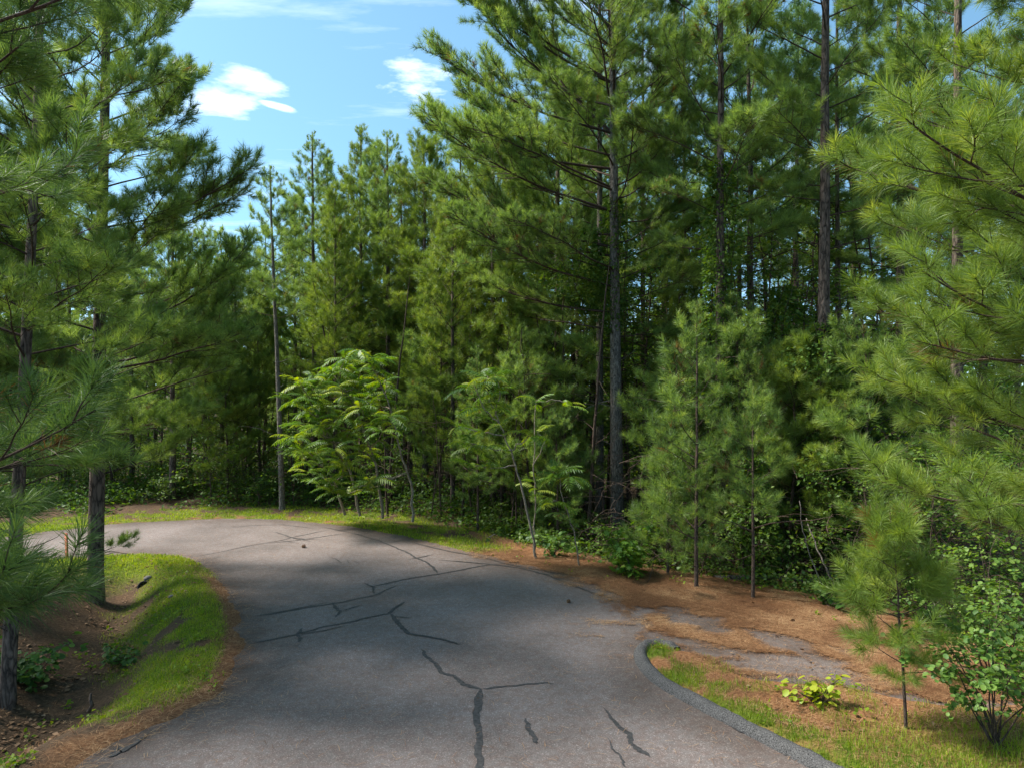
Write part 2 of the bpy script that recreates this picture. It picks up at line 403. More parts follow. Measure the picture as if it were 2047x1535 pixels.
def ground_z(x, y, sd=None):
    x = np.asarray(x, float); y = np.asarray(y, float)
    if sd is None: sd = road_sd(x, y)
    nn = (fbm(x, y, 1.7, 3) - 0.5) * 0.35 + (fbm(x, y, 6.0, 9, 3) - 0.5) * 0.16
    z = -0.045 + 0.065 * ss(-0.22, 0.18, sd + nn * ss(0.9, 0.4, np.abs(sd)))
    rough = (fbm(x, y, 1.1, 5) - 0.5) * 0.16 * ss(0.5, 2.5, sd) + (fbm(x, y, 5, 6, 3) - 0.5) * 0.05 * ss(0.2, 1.0, sd)
    # ditch on the left
    dd = polydist(x, y, ditch, False)
    left = ss(-2.0, -4.5, x) * ss(16.9, 15.2, y)
    z = z + rough - 0.72 * np.exp(-(dd / 1.35) ** 2) * ss(0.45, 1.9, sd) * left
    # land falls away into the woods on the right and rises a little behind the bend
    zr = -0.55 * ss(0.9, 4.0, sd) * ss(-2.5, 0.5, x) * ss(5, 9, y)
    zl = 0.35 * ss(1.0, 8.0, sd) * ss(-3, -8, x) * ss(20, 26, y)
    far = -2.5 * ss(25, 60, np.hypot(x, y)) + 2.0 * ss(60, 200, np.hypot(x, y))
    # verge inside the kerb is level with its top
    vd = polydist(x, y, verge_poly)
    z = z + zr * ss(-0.1, 0.6, vd) + zl + far + 0.05 * ss(0.02, -0.25, vd) * (x > 0)
    return z


def gz1(x, y): return float(ground_z(np.array([x]), np.array([y]))[0])


def grass_mask(x, y, sd):
    """where turf grows: tongue inside the bend, left bank, far verge, behind the kerb"""
    nn = fbm(x, y, 1.3, 21); n2 = fbm(x, y, 3.5, 31, 3)
    tongue = ss(14.2, 15.1, y) * ss(17.2, 16.6, y) * ss(-4.0, -5.2, x) * ss(1.5, 0.8, sd - (nn - 0.5))
    bank = ss(2.1 + 0 * x, 0.9, sd - (nn - 0.5) * 1.4) * ss(0.20, 0.42, sd) * ss(-3.0, -3.6, x) * ss(15.4, 14.4, y) * ss(8.0, 9.6, y + (n2 - 0.5) * 1.5) * ss(0.35, 0.53, nn + n2 * 0.45 - 0.11)
    farv = ss(2.5, 1.6, sd - (nn - 0.5) * 1.4) * ss(16.0, 17.2, y - ss(-2, 4, x) * 0.0) * ss(0.3, -1.3, x) * 0.8
    farv2 = ss(1.2, 0.7, sd) * ss(0.42, 0.55, nn) * ss(14.5, 16.2, y) * ss(0.6, -0.8, x)
    vd = polydist(x, y, verge_poly)
    ver = ss(0.02, -0.12, vd) * (x > 0) * (0.25 + 0.75 * ss(0.95, 0.15, polydist(x, y, kerb, False) + (nn - 0.5) * 1.0)) * ss(0.36, 0.50, n2)
    ver = ver + ss(0.0, -0.3, vd) * (x > 0) * ss(8.4, 7.2, y) * 0.6
    return np.clip(np.maximum.reduce([tongue, bank, farv * ss(0.36, 0.55, n2), farv2, ver]), 0, 1)


def needle_mask(x, y, sd):
    nn = fbm(x, y, 2.0, 41)
    edge = ss(0.75, 0.2, sd - (nn - 0.5) * 0.7) * 0.6
    right = ss(-1.5, 0.3, x) * ss(2.8, 1.0, sd - (nn - 0.5) * 0.8) * ss(5, 8, y)
    vd = polydist(x, y, verge_poly)
    ver = ss(0.05, -0.2, vd) * (x > 0) * 0.75
    base = 0.22 * ss(8, 3, sd) * (0.35 + 0.65 * (x > 0))
    return np.clip(np.maximum.reduce([edge, right, ver, base]), 0, 1)


def axis(lo, hi, step, far_lo, far_hi, g=1.16):
    a = list(np.arange(lo, hi + 1e-6, step)); s = step
    while a[-1] < far_hi: s *= g; a.append(a[-1] + s)
    s = step
    while a[0] > far_lo: s *= g; a.insert(0, a[0] - s)
    return np.array(a)


def grid(xs, ys):
    X, Y = np.meshgrid(xs, ys); nx, ny = len(xs), len(ys)
    i = np.arange(nx * ny).reshape(ny, nx)
    Fc = np.stack([i[:-1, :-1], i[:-1, 1:], i[1:, 1:], i[1:, :-1]], -1).reshape(-1, 4)
    return X.ravel(), Y.ravel(), Fc


xs = axis(-13, 13, 0.10, -900, 900); ys = axis(5.5, 23, 0.10, -300, 1500)
gx, gy, gf = grid(xs, ys)
gsd = road_sd(gx, gy)
gzv = ground_z(gx, gy, gsd)
# clip the 300 m rise: keep it gentle
me = mesh('ground', np.stack([gx, gy, gzv], 1), gf, M['ground'], {'grassy': grass_mask(gx, gy, gsd), 'needles': needle_mask(gx, gy, gsd)}, True)
link('ground', me, kind='structure')

xs = axis(-14, 14, 0.2, -60, 60); ys = axis(4, 23, 0.2, -14, 30)
rx, ry, rf = grid(xs, ys)
rsd = road_sd(rx, ry)
keep = (rsd[rf] < 0.25).any(1)
rf = rf[keep]; used = np.unique(rf); rm = np.full(len(rx), -1); rm[used] = np.arange(len(used))
road = link('road', mesh('road', np.stack([rx[used], ry[used], np.zeros(len(used))], 1), rm[rf], M['asphalt'], {'edge': np.maximum(ss(-1.1, 0.1, rsd[used]), 0.95 * ss(1.6, 3.2, rx[used]) * ss(9.3, 10.6, ry[used]))}, True), kind='structure')  # edge stain; the side road's darkening is painted shade with some staining

# ------------------------------------------------------------------ sealed cracks (traced on the road surface)
cracks = [
    [(843, 1297, 10), (852, 1312, 11), (868, 1325, 13), (882, 1345, 14), (910, 1352, 14), (925, 1368, 14), (962, 1377, 16)],
    [(965, 1376, 13), (1010, 1371, 8), (1060, 1367, 7), (1090, 1364, 6), (1110, 1367, 3)],
    [(962, 1377, 18), (955, 1400, 20), (953, 1430, 18), (960, 1470, 20), (955, 1500, 22), (960, 1540, 22), (968, 1600, 24)],
    [(1050, 1436, 10), (1056, 1455, 14), (1068, 1476, 14), (1072, 1486, 10)],
    [(1208, 1414, 6), (1222, 1436, 10), (1238, 1452, 14), (1255, 1466, 16), (1262, 1486, 15), (1280, 1500, 16), (1300, 1512, 12)],
    [(1215, 1475, 3), (1222, 1496, 5), (1240, 1512, 6), (1252, 1535, 8)],
    [(500, 1287, 8), (560, 1275, 8), (600, 1266, 8), (650, 1252, 7), (700, 1243, 7), (740, 1233, 8), (776, 1226, 9)],
    [(600, 1268, 5), (650, 1260, 6), (690, 1250, 6)],
    [(606, 1255, 10), (594, 1268, 11), (600, 1276, 10), (597, 1284, 6)],
    [(776, 1226, 12), (786, 1218, 9), (800, 1208, 8), (808, 1203, 8)],
    [(780, 1226, 12), (792, 1240, 12), (806, 1256, 12), (820, 1267, 10), (860, 1273, 8), (895, 1281, 7), (922, 1288, 6)],
    [(790, 1232, 6), (822, 1235, 5)],
    [(510, 1230, 7), (560, 1224, 7), (620, 1213, 7), (680, 1204, 7), (720, 1195, 7), (750, 1189, 7), (792, 1170, 5)],
    [(510, 1232, 4), (600, 1214, 5), (660, 1203, 5)],
    [(663, 1204, 9), (672, 1216, 10), (682, 1222, 10), (670, 1234, 7)],
    [(682, 1220, 5), (700, 1216, 5), (722, 1209, 4)],
    [(748, 1188, 6), (745, 1173, 7), (728, 1164, 5)],
    [(745, 1172, 6), (790, 1162, 5), (830, 1154, 6), (876, 1147, 6), (920, 1139, 6), (960, 1131, 7), (985, 1128, 6)],
    [(874, 1146, 8), (866, 1134, 7), (850, 1122, 6), (830, 1114, 6), (815, 1104, 6), (790, 1094, 5), (760, 1081, 4), (700, 1064, 3), (640, 1052, 2)],
    [(810, 1119, 2), (838, 1114, 4), (868, 1107, 4)],
    [(872, 1119, 3), (920, 1122, 4), (985, 1128, 5), (1040, 1135, 5), (1090, 1148, 6), (1140, 1168, 6), (1210, 1194, 6)],
    [(820, 1083, 3), (860, 1093, 4), (900, 1102, 4), (960, 1112, 4), (1010, 1126, 5), (1060, 1136, 5), (1140, 1150, 4)],
    [(985, 1128, 5), (1040, 1122, 4)],
    [(655, 1112, 2), (672, 1118, 3), (682, 1126, 4)], [(694, 1118, 3), (697, 1125, 3)], [(706, 1120, 2), (720, 1127, 3)],
    [(375, 1115, 2), (440, 1103, 3), (500, 1090, 3), (560, 1080, 3), (600, 1070, 3), (660, 1058, 3)],
    [(530, 1086, 3), (590, 1080, 3), (640, 1073, 3), (700, 1064, 2)],
    [(545, 1062, 2), (560, 1066, 3), (585, 1075, 3), (640, 1079, 3)],
    [(560, 1080, 3), (600, 1086, 2)], [(570, 1072, 3), (600, 1078, 3), (622, 1082, 2)],
    [(460, 1055, 2), (500, 1050, 2), (560, 1048, 2), (630, 1056, 3)], [(420, 1118, 2), (440, 1112, 2)],
    [(300, 1410, 8)] and [(215, 1515, 20), (240, 1500, 30), (265, 1490, 14), (300, 1462, 6)],
    [(1318, 1365, 6), (1370, 1390, 8), (1420, 1425, 9), (1480, 1462, 10), (1540, 1485, 10), (1600, 1520, 10), (1650, 1545, 10)],
]
rr = random.Random(5)
for c in cracks:
    pts = []
    for i in range(len(c) - 1):
        a, b = c[i], c[i + 1]
        nseg = 5
        for k in range(nseg):
            t = k / nseg
            pts.append(tuple(a[j] * (1 - t) + b[j] * t for j in range(3)))
    pts.append(c[-1])
    W = []
    for px, py, w in pts:
        x, y = gpt(px, py); W.append([x + rr.gauss(0, 0.010), y + rr.gauss(0, 0.008), 0.5 * w / F * y * rr.uniform(0.78, 1.22)])
    W = np.array(W); T = np.gradient(W[:, :2], axis=0); T /= np.linalg.norm(T, axis=1, keepdims=True) + 1e-9
    Nn = np.stack([-T[:, 1], T[:, 0]], 1)
    hw = W[:, 2:3] * 0.72; hw[0] *= 0.12; hw[-1] *= 0.12; hw[1] *= 0.55; hw[-2] *= 0.55; hw[2] *= 0.85; hw[-3] *= 0.85
    A = W[:, :2] + Nn * hw; B = W[:, :2] - Nn * hw
    V = np.concatenate([np.c_[A, np.full(len(A), 0.005)], np.c_[B, np.full(len(B), 0.005)]])
    n_ = len(A); Fc = [(i, i + 1, n_ + i + 1, n_ + i) for i in range(n_ - 1)]
    zoff = 0.0006 * (cracks.index(c) % 12)
    V[:, 2] += zoff
    link('crack_sealant', mesh('crack_sealant', V, Fc, M['seal']), parent=road, kind='structure')

# ------------------------------------------------------------------ asphalt kerb
kg = Geo()
kp = np.array(kerb); T = np.gradient(kp, axis=0); T /= np.linalg.norm(T, axis=1, keepdims=True)
Nn = np.stack([-T[:, 1], T[:, 0]], 1)       # points away from the road
prof = [(-0.115, -0.03), (-0.105, 0.02), (-0.085, 0.065), (-0.04, 0.105), (0.01, 0.115), (0.05, 0.10), (0.085, 0.06), (0.11, -0.03)]
Vk = []
for i, (p, q) in enumerate(zip(kp, Nn)):
    f_ = 1 if i > 3 else 0.55 + 0.15 * i
    for a, h in prof:
        h = h * f_ * (0.9 + 0.1 * math.sin(i * 0.7) * math.sin(i * 0.31)) + (0.020 * (rr.random() - 0.5) if h > 0 else 0)
        Vk.append((p[0] - q[0] * (-a) + rr.gauss(0, 0.003), p[1] - q[1] * (-a) + rr.gauss(0, 0.003), h))
kf = []
m_ = len(prof)
for i in range(len(kp) - 1):
    for j in range(m_ - 1):
        kf.append((i * m_ + j, i * m_ + j + 1, (i + 1) * m_ + j + 1, (i + 1) * m_ + j))
kerb_o = link('kerb', mesh('kerb', np.array(Vk), kf + [(0, 1, 2, 3), (0, 3, 4, 5), (0, 5, 6, 7)], M['kerb'], smooth=True), kind='structure')

# ------------------------------------------------------------------ pine straw drifts lying on the road
streaks = [  # bare asphalt showing through the straw, photograph pixels
    [(1325, 1212), (1370, 1218), (1400, 1235), (1450, 1255), (1462, 1268), (1440, 1270), (1390, 1253), (1345, 1240)],
    [(1485, 1258), (1540, 1268), (1600, 1282), (1650, 1312), (1690, 1330), (1660, 1332), (1600, 1312), (1540, 1292)],
    [(1285, 1262), (1340, 1270), (1400, 1285), (1470, 1300), (1560, 1305), (1680, 1335), (1720, 1350), (1705, 1366), (1560, 1356), (1480, 1340), (1400, 1308), (1352, 1290), (1318, 1284)],
    [(1400, 1234), (1440, 1236), (1432, 1244)], [(1275, 1216), (1300, 1220), (1285, 1226)], [(1660, 1295), (1700, 1300), (1690, 1310)],
]
streaks = [[gpt(*p) for p in s] for s in streaks]
straw_poly = [gpt(*p) for p in [(930, 1095), (1010, 1124), (1070, 1137), (1120, 1155), (1155, 1168), (1195, 1192), (1225, 1216), (1265, 1235), (1285, 1255), (1290, 1270), (1345, 1292), (1480, 1350), (1700, 1372), (2047, 1436), (2300, 1520), (2500, 1400), (2047, 1300), (1700, 1230), (1400, 1150), (1140, 1120), (1000, 1095)]]


def straw_cover(x, y):
    d = polydist(x, y, straw_poly)
    nn = fbm(x, y, 3.2, 51); n2 = fbm(x * 0.45 + y * 0.35, y * 1.5, 3.0, 61)
    c = ss(0.10, -0.30, d + (nn - 0.5) * 0.9)
    for s in streaks:
        c = c * (1 - 0.97 * ss(0.10, -0.10, polydist(x, y, s) + (n2 - 0.5) * 0.45))
    # loose patches in front of the edge
    p = ss(0.60, 0.72, n2) * ss(1.3, 0.1, d) * ss(0.5, 1.5, x) * ss(9.8, 10.4, y)
    # thin line along the left edge of the road
    sd = road_sd(x, y)
    e = ss(-0.32, 0.05, sd + (nn - 0.5) * 0.9) * ss(-2.5, -3.2, x) * ss(16, 15, y) * 0.75
    f = ss(-0.35, 0.0, sd + (nn - 0.5) * 0.6) * ss(1.0, -1.0, x) * ss(15, 16, y) * 0.5
    return np.clip(np.maximum.reduce([c, p * 0.8, e, f]), 0, 1)


xs = np.arange(-7, 13, 0.045); ys = np.arange(7.5, 18, 0.045)
lx, ly, lf = grid(xs, ys)
lc = straw_cover(lx, ly); lsd = road_sd(lx, ly)
ok = (lc > 0.80) & (lsd < 0.35)
keep = ok[lf].all(1); lf = lf[keep]; used = np.unique(lf); rm = np.full(len(lx), -1); rm[used] = np.arange(len(used))
lz = np.maximum(0.0, ground_z(lx[used], ly[used], lsd[used])) + 0.009 + 0.02 * (lc[used] - 0.75) * fbm(lx[used], ly[used], 7, 71)
link('pine_straw', mesh('pine_straw', np.stack([lx[used], ly[used], lz], 1), rm[lf], M['litter'], smooth=True), kind='stuff', label='orange pine straw drifted over the side road', category='pine straw')


def scatter(n, x0, x1, y0, y1, dens, seed):
    r = np.random.RandomState(seed)
    # more points near the camera than far away
    y = y0 * (y1 / y0) ** r.rand(n * 4); x = r.uniform(x0, x1, n * 4)
    vis = np.abs(x) < y * 0.76 + 0.5
    x, y = x[vis], y[vis]
    k = r.rand(len(x)) < dens(x, y)
    return x[k][:n], y[k][:n]


def straws(name, x, y, z, ln, w, seed, mat, lift=0.012, label=None, cat=None):
    r = np.random.RandomState(seed); n = len(x)
    a = r.uniform(0, 2 * math.pi, n); l_ = ln * r.uniform(0.6, 1.1, n) * 0.5
    dx, dy = np.cos(a) * l_, np.sin(a) * l_
    wx, wy = -np.sin(a) * w * 0.5, np.cos(a) * w * 0.5
    b = r.uniform(-0.2, 0.2, n)
    z = z + r.uniform(0.003, lift, n); tl = r.uniform(-0.006, 0.012, n)
    A = np.stack([x - dx, y - dy, z], 1); Bm = np.stack([x - b * dy, y + b * dx, z + 0.004], 1); C = np.stack([x + dx, y + dy, z + tl], 1)
    Wv = np.stack([wx, wy, np.zeros(n)], 1)
    V = np.stack([A - Wv, A + Wv, Bm + Wv, Bm - Wv, C], 1).reshape(-1, 3)
    i = np.arange(n)[:, None] * 5
    Fc = np.concatenate([i + [[0, 1, 2]], i + [[0, 2, 3]], i + [[3, 2, 4]]], 0)
    t = np.repeat(np.clip(r.uniform(0, 1, n) + (fbm(x, y, 1.4, 141) - 0.5) * 1.5, 0, 1), 5)
    return link(name, mesh(name, V, Fc, mat, {'tint': t}), kind='stuff', label=label, category=cat)


def dens_straw(x, y):
    sd = road_sd(x, y)
    on = straw_cover(x, y)
    return np.where(sd < 0.3, on ** 1.5 * 0.95 + 0.03, needle_mask(x, y, sd) * 0.75)


x, y = scatter(60000, -10, 13, 6.6, 20, dens_straw, 3)
z = np.maximum(ground_z(x, y), np.where(road_sd(x, y) < 0.3, 0.004, -9)) + 0.02 * (straw_cover(x, y) > 0.5)
x2, y2 = scatter(75000, -1, 12, 8.8, 17, lambda x, y: straw_cover(x, y) ** 0.8 * 0.95, 33)
z = np.concatenate([z, np.maximum(ground_z(x2, y2), 0.004) + 0.016 * (straw_cover(x2, y2) > 0.75)]); x = np.concatenate([x, x2]); y = np.concatenate([y, y2])
straws('fallen_needles', x, y, z, 0.15, 0.0035, 4, M['dry'], 0.02, 'fallen brown pine needles over verge and road edge', 'pine needles')


def blades(name, x, y, z, h, w, seed, mat, label, cat='grass', spread=0.5):
    r = np.random.RandomState(seed); n = len(x)
    a = r.uniform(0, 2 * math.pi, n); hh = h * r.uniform(0.5, 1.25, n); le = r.uniform(0.1, spread * 1.6, n)
    b = r.uniform(0, 2 * math.pi, n)
    base = np.stack([x, y, z - 0.01], 1)
    side = np.stack([np.cos(a), np.sin(a), np.zeros(n)], 1) * (w * r.uniform(0.6, 1.2, n))[:, None] * 0.5
    d = np.stack([np.cos(b), np.sin(b), np.zeros(n)], 1)
    mid = base + np.stack([np.zeros(n), np.zeros(n), hh * 0.6], 1) + d * (hh * le * 0.35)[:, None]
    tip = base + np.stack([np.zeros(n), np.zeros(n), hh], 1) * (1 - 0.35 * le)[:, None] + d * (hh * le)[:, None]
    V = np.stack([base - side, base + side, mid + side * 0.8, mid - side * 0.8, tip], 1).reshape(-1, 3)
    i = np.arange(n)[:, None] * 5
    Fc = np.concatenate([i + [[0, 1, 2]], i + [[0, 2, 3]], i + [[3, 2, 4]]], 0)
    t = np.repeat(np.clip(r.normal(0.5, 0.2, n) + (fbm(x, y, 0.9, 91) - 0.5) * 1.0 + (fbm(x, y, 3.5, 92, 3) - 0.5) * 0.8, 0, 1), 5)
    return link(name, mesh(name, V, Fc, mat, {'tint': t}), kind='stuff', label=label, category=cat)


def gd(x, y):
    sd = road_sd(x, y); return grass_mask(x, y, sd) * (sd > -0.02)


x, y = scatter(60000, -11, -2.5, 7, 17.2, gd, 11)
blades('grass', x, y, ground_z(x, y), 0.065, 0.007, 12, M['grass'], 'short bright green grass inside the road bend', spread=0.9)
x, y = scatter(30000, -18, 2, 15.5, 25, gd, 13)
blades('verge_grass', x, y, ground_z(x, y), 0.085, 0.013, 14, M['grass'], 'thin grass on the far verge round the bend')
x, y = scatter(22000, 1, 9, 6.3, 11.5, gd, 15)
blades('kerbside_grass', x, y, ground_z(x, y), 0.10, 0.006, 16, M['grass'], 'sparse green grass behind the black kerb')

# ================================================================== plants: libraries
def norm(v): return v / (np.linalg.norm(v, axis=-1, keepdims=True) + 1e-9)


def needles(g, P, D, n, ln, w, r, spread=(18, 78), back=0.10, segs=1, tint=0.5, tv=0.16, droop=0.0):
    """tufts: at every point P with twig direction D, n needles set along the last stretch of the twig"""
    P = np.asarray(P, float); D = norm(np.asarray(D, float)); m = len(P)
    if m == 0: return
    s = r.rand(m, n)
    base = P[:, None] - D[:, None] * (s * back)[..., None]
    ref = norm(np.cross(D, r.normal(size=(m, 3)))); ref2 = np.cross(D, ref)
    ph = r.uniform(0, 2 * math.pi, (m, n))
    an = np.radians(spread[0] + (spread[1] - spread[0]) * (s * 0.75 + 0.25 * r.rand(m, n)))
    side = ref[:, None] * np.cos(ph)[..., None] + ref2[:, None] * np.sin(ph)[..., None]
    d = D[:, None] * np.cos(an)[..., None] + side * np.sin(an)[..., None]
    d[..., 2] += 0.10
    d = norm(d)
    l_ = (ln * r.uniform(0.7, 1.12, (m, n)))[..., None]
    wv = norm(np.cross(d, r.normal(size=(m, n, 3)))) * (w * 0.5)
    t = np.clip(tint + r.normal(0, tv * 1.25, (m, 1)) + r.normal(0, 0.08, (m, n)), 0, 1)
    if segs == 1:
        V = np.stack([base - wv, base + wv, base + d * l_], 2).reshape(-1, 3)
        Fc = np.arange(m * n * 3).reshape(-1, 3)
        g.add(V, Fc, np.repeat(t.ravel(), 3))
    else:
        mid = base + d * l_ * 0.55
        tip = base + d * l_; tip[..., 2] -= (0.10 + droop) * l_[..., 0] * (0.5 + r.rand(m, n))
        V = np.stack([base - wv * 0.8, base + wv * 0.8, mid + wv, mid - wv, tip], 2).reshape(-1, 3)
        i = np.arange(m * n)[:, None] * 5
        Fc = np.concatenate([i + [[0, 1, 2]], i + [[0, 2, 3]], i + [[3, 2, 4]]], 0)
        g.add(V, Fc, np.repeat(t.ravel(), 5))


def curve_pts(p0, d0, length, n, bend, r, wob=0.06):
    """points of a twig that starts at p0 along d0 and turns towards 'bend' (a vector) on its way"""
    P = [np.array(p0, float)]; d = norm(np.array(d0, float)); st = length / n
    for i in range(n):
        d = norm(d + np.array(bend) / n + r.normal(0, wob, 3))
        P.append(P[-1] + d * st)
    return np.array(P)


def bough_geo(r, Ln, lod='mid', bare=0.30, dens=1.0, rad=None):
    """one pine bough along +X from the stem; returns (wood, tufts P, D)"""
    wood = Geo(); P = []; D = []
    rad = rad or (0.004 + 0.0068 * Ln)
    ax = curve_pts((0, 0, 0), (1, 0, 0.10), Ln, 12, (0, r.normal(0, 0.3), r.uniform(0.15, 0.55)), r, 0.05)
    k = {'near': 6, 'mid': 4, 'far': 3}[lod]
    tube(wood, ax, np.linspace(rad, rad * 0.22, 13), k)
    nsub = max(4, int(Ln * 5.6 * dens))
    for i in range(nsub):
        t = bare + (1 - bare) * (i + r.rand()) / nsub
        f = t * 12; j = min(int(f), 11); p = ax[j] + (ax[j + 1] - ax[j]) * (f - j)
        ad = norm(ax[j + 1] - ax[j]); sgn = 1 if i % 2 else -1
        sl = (Ln * 0.50 * (1 - t) ** 0.7 * r.uniform(0.6, 1.15) + 0.16) * (0.75 if t < bare + 0.1 else 1)
        dd = norm(ad * r.uniform(0.5, 0.95) + np.cross(ad, (0, 0, 1)) * sgn * r.uniform(0.55, 0.95) + np.array((0, 0, r.uniform(-0.35, 0.5))))
        sp = curve_pts(p, dd, sl, 5, (0.35, 0, r.uniform(0.2, 0.7)), r, 0.10)
        tube(wood, sp, np.linspace(rad * 0.30, rad * 0.12, 6), max(3, k - 1) if lod == 'near' else 3)
        P.append(sp[-1]); D.append(sp[-1] - sp[-2])
        nt_ = int(sl / 0.105 * dens) + 1
        for q in range(nt_):
            u = 0.25 + 0.7 * (q + r.rand()) / max(nt_, 1); f2 = u * 5; j2 = min(int(f2), 4)
            p2 = sp[j2] + (sp[j2 + 1] - sp[j2]) * (f2 - j2); d2 = norm(sp[j2 + 1] - sp[j2])
            s2 = 1 if q % 2 else -1
            dd2 = norm(d2 * 0.8 + np.cross(d2, (0, 0, 1)) * s2 * r.uniform(0.4, 0.9) + np.array((0, 0, r.uniform(-0.3, 0.7))))
            tl = r.uniform(0.08, 0.30) * (1.25 - 0.5 * u)
            tp = curve_pts(p2, dd2, tl, 2, (0.1, 0, 0.3), r, 0.08)
            if lod != 'far': tube(wood, tp, np.linspace(rad * 0.14, rad * 0.08, 3) + 0.0008, 3)
            P.append(tp[-1]); D.append(tp[-1] - tp[-2])
    P.append(ax[-1]); D.append(ax[-1] - ax[-2])
    return wood, np.array(P), np.array(D)


LOD = {'near': dict(n=100, ln=0.175, w=0.0032, segs=2, back=0.15), 'mid': dict(n=46, ln=0.175, w=0.0080, segs=1, back=0.14), 'far': dict(n=20, ln=0.20, w=0.016, segs=1, back=0.16)}
BOUGHS = {}


def make_boughs(key, lod, lengths, mat, per=3, seed=0, dens=1.0, bare=0.30, tint=0.5):
    r = np.random.RandomState(seed); lst = []
    for Ln in lengths:
        for _ in range(per):
            wood, P, D = bough_geo(r, Ln, lod, bare, dens)
            g = Geo(); needles(g, P, D, r=r, tint=tint, **LOD[lod])
            lst.append((Ln, wood.mesh('branch', M['twig'], True), g.mesh('needles', mat)))
    BOUGHS[key] = lst


make_boughs('near', 'near', (1.4, 2.4, 3.2), M['needle_shaded'], 3, 101, 0.62, 0.25)
make_boughs('near_young', 'near', (1.6, 2.8), M['needle_young'], 4, 102, 0.74, 0.15)
make_boughs('tuft', 'near', (0.3, 0.5), M['needle_young'], 4, 106, 0.30, 0.3)
make_boughs('sparse', 'mid', (0.7, 1.2), M['needle'], 5, 107, 0.50, 0.28)
make_boughs('mid', 'mid', (1.2, 2.2, 3.4, 5.0), M['needle'], 3, 103)
make_boughs('mid_dark', 'mid', (1.3, 2.3, 3.5), M['needle_dark'], 3, 104, 1.0, 0.25)
make_boughs('mid_young', 'mid', (0.6, 1.2, 2.0), M['needle_young'], 3, 105, 1.0, 0.12)


def trunk_mesh(r, H, rad, lean=(0, 0), wob=0.05, k=9, taper=0.25, flare=1.25, mat='bark', name='trunk', stubs=0, stub_z=(1, 5), n=22):
    t = np.linspace(0, 1, n)
    w = np.cumsum(r.normal(0, wob, (n, 2)), 0) / math.sqrt(n); w -= w[0]
    P = np.stack([lean[0] * t + w[:, 0] * t, lean[1] * t + w[:, 1] * t, H * t - 0.25 * (1 - t)], 1)
    R_ = rad * (1 - (1 - taper) * t ** 0.9); R_[0] *= flare; R_[-1] = 0.008
    g = Geo(); tube(g, P, R_, k)
    for _ in range(stubs):      # dead snags on the bare part of the stem
        z = r.uniform(*stub_z); f = z / H; a = r.uniform(0, 2 * math.pi)
        p = np.array([np.interp(f, t, P[:, 0]), np.interp(f, t, P[:, 1]), z])
        sp = curve_pts(p, (math.cos(a), math.sin(a), r.uniform(-0.1, 0.5)), r.uniform(0.25, 1.5), 4, (0, 0, r.uniform(-0.3, 0.5)), r, 0.16)
        tube(g, sp, np.linspace(0.014, 0.004, 5) * r.uniform(0.6, 1.3), 3)
    return g.mesh(name, M[mat], True), (lambda z: np.array([np.interp(z / H, t, P[:, 0]), np.interp(z / H, t, P[:, 1]), z]))


def place_bough(root, key, p, az, el, length, r, roll=None):
    lst = BOUGHS[key]
    cand = sorted(lst, key=lambda b: abs(math.log(b[0] / length)))[:3]
    Ln, wm, nm = cand[r.randint(len(cand))]
    s = length / Ln
    q = Euler((r.uniform(-0.5, 0.5) if roll is None else roll, -el, az), 'XYZ')
    b = link('branch', wm, root, p, q, (s, s * (1 if r.rand() > 0.5 else -1) if False else s, s))
    link('needles', nm, b)
    return b


def pine(px, base_z, Y, H, rad, zc, prof, nb, label, key='mid', seed=0, lean=(0, 0), bias=None, extra=(), stubs=8, X=None, name='pine_tree', cat='pine tree', group=None, leader=True, kill=None, mat='bark', wob=0.05, elv=(0.0, 0.75), azr=None, more=1.35):
    """prof: list of (height, bough length); bias: (azimuth, strength) lengthens boughs towards the open side; extra: (z, az, el, length)"""
    r = np.random.RandomState(1000 + seed)
    x = X_at(px, Y) if X is None else X
    z0 = gz1(x, Y) if base_z is None else base_z
    root = bpy.data.objects.new(name, None); COL.objects.link(root); root.location = (x, Y, z0)
    root['label'] = label; root['category'] = cat
    if group: root['group'] = group
    tm, at = trunk_mesh(r, H, rad, lean, wob, stubs=stubs, stub_z=(0.8, max(zc, 1.2)), mat=mat)
    link('trunk', tm, root)
    hs, ls = zip(*prof)
    a = r.uniform(0, 6.28)
    nb = int(nb * more) if azr is None else nb
    for i in range(nb):
        u = (i + r.rand()) / nb
        z = zc + (H - 0.25 - zc) * u
        a += 2.4 + r.uniform(-0.4, 0.4)
        az = a if azr is None else azr[0] + ((a * 0.618) % 1.0) * (azr[1] - azr[0])
        ln = np.interp(z, hs, ls) * r.uniform(0.72, 1.12)
        if bias: ln *= 1 + bias[1] * math.cos(az - bias[0])
        if key == 'sparse': ln *= r.uniform(0.5, 1.25)
        if ln < 0.25: ln = 0.25
        f = (z - zc) / (H - zc)
        el = elv[0] + (elv[1] - elv[0]) * f + r.uniform(-0.12, 0.12)
        if kill and kill(az, z): continue
        place_bough(root, key, at(z), az, el, ln, r)
    for z, az, el, ln in extra: place_bough(root, key, at(z), az, el, ln, r, 0.0)
    if leader:
        lead = Geo(); pz = [at(H - 0.05 - 0.12 * k) for k in range(6)]
        needles(lead, pz, [(0, 0, 1)] * 6, r=r, tint=0.6, **LOD['mid' if key.startswith('mid') else 'near'])
        link('needles', lead.mesh('needles', BOUGHS[key][0][2].materials[0]), root)
    return root


LT, BK, FR, RT = math.pi, math.pi / 2, -math.pi / 2, 0.0     # towards the left, away from, towards the camera, right

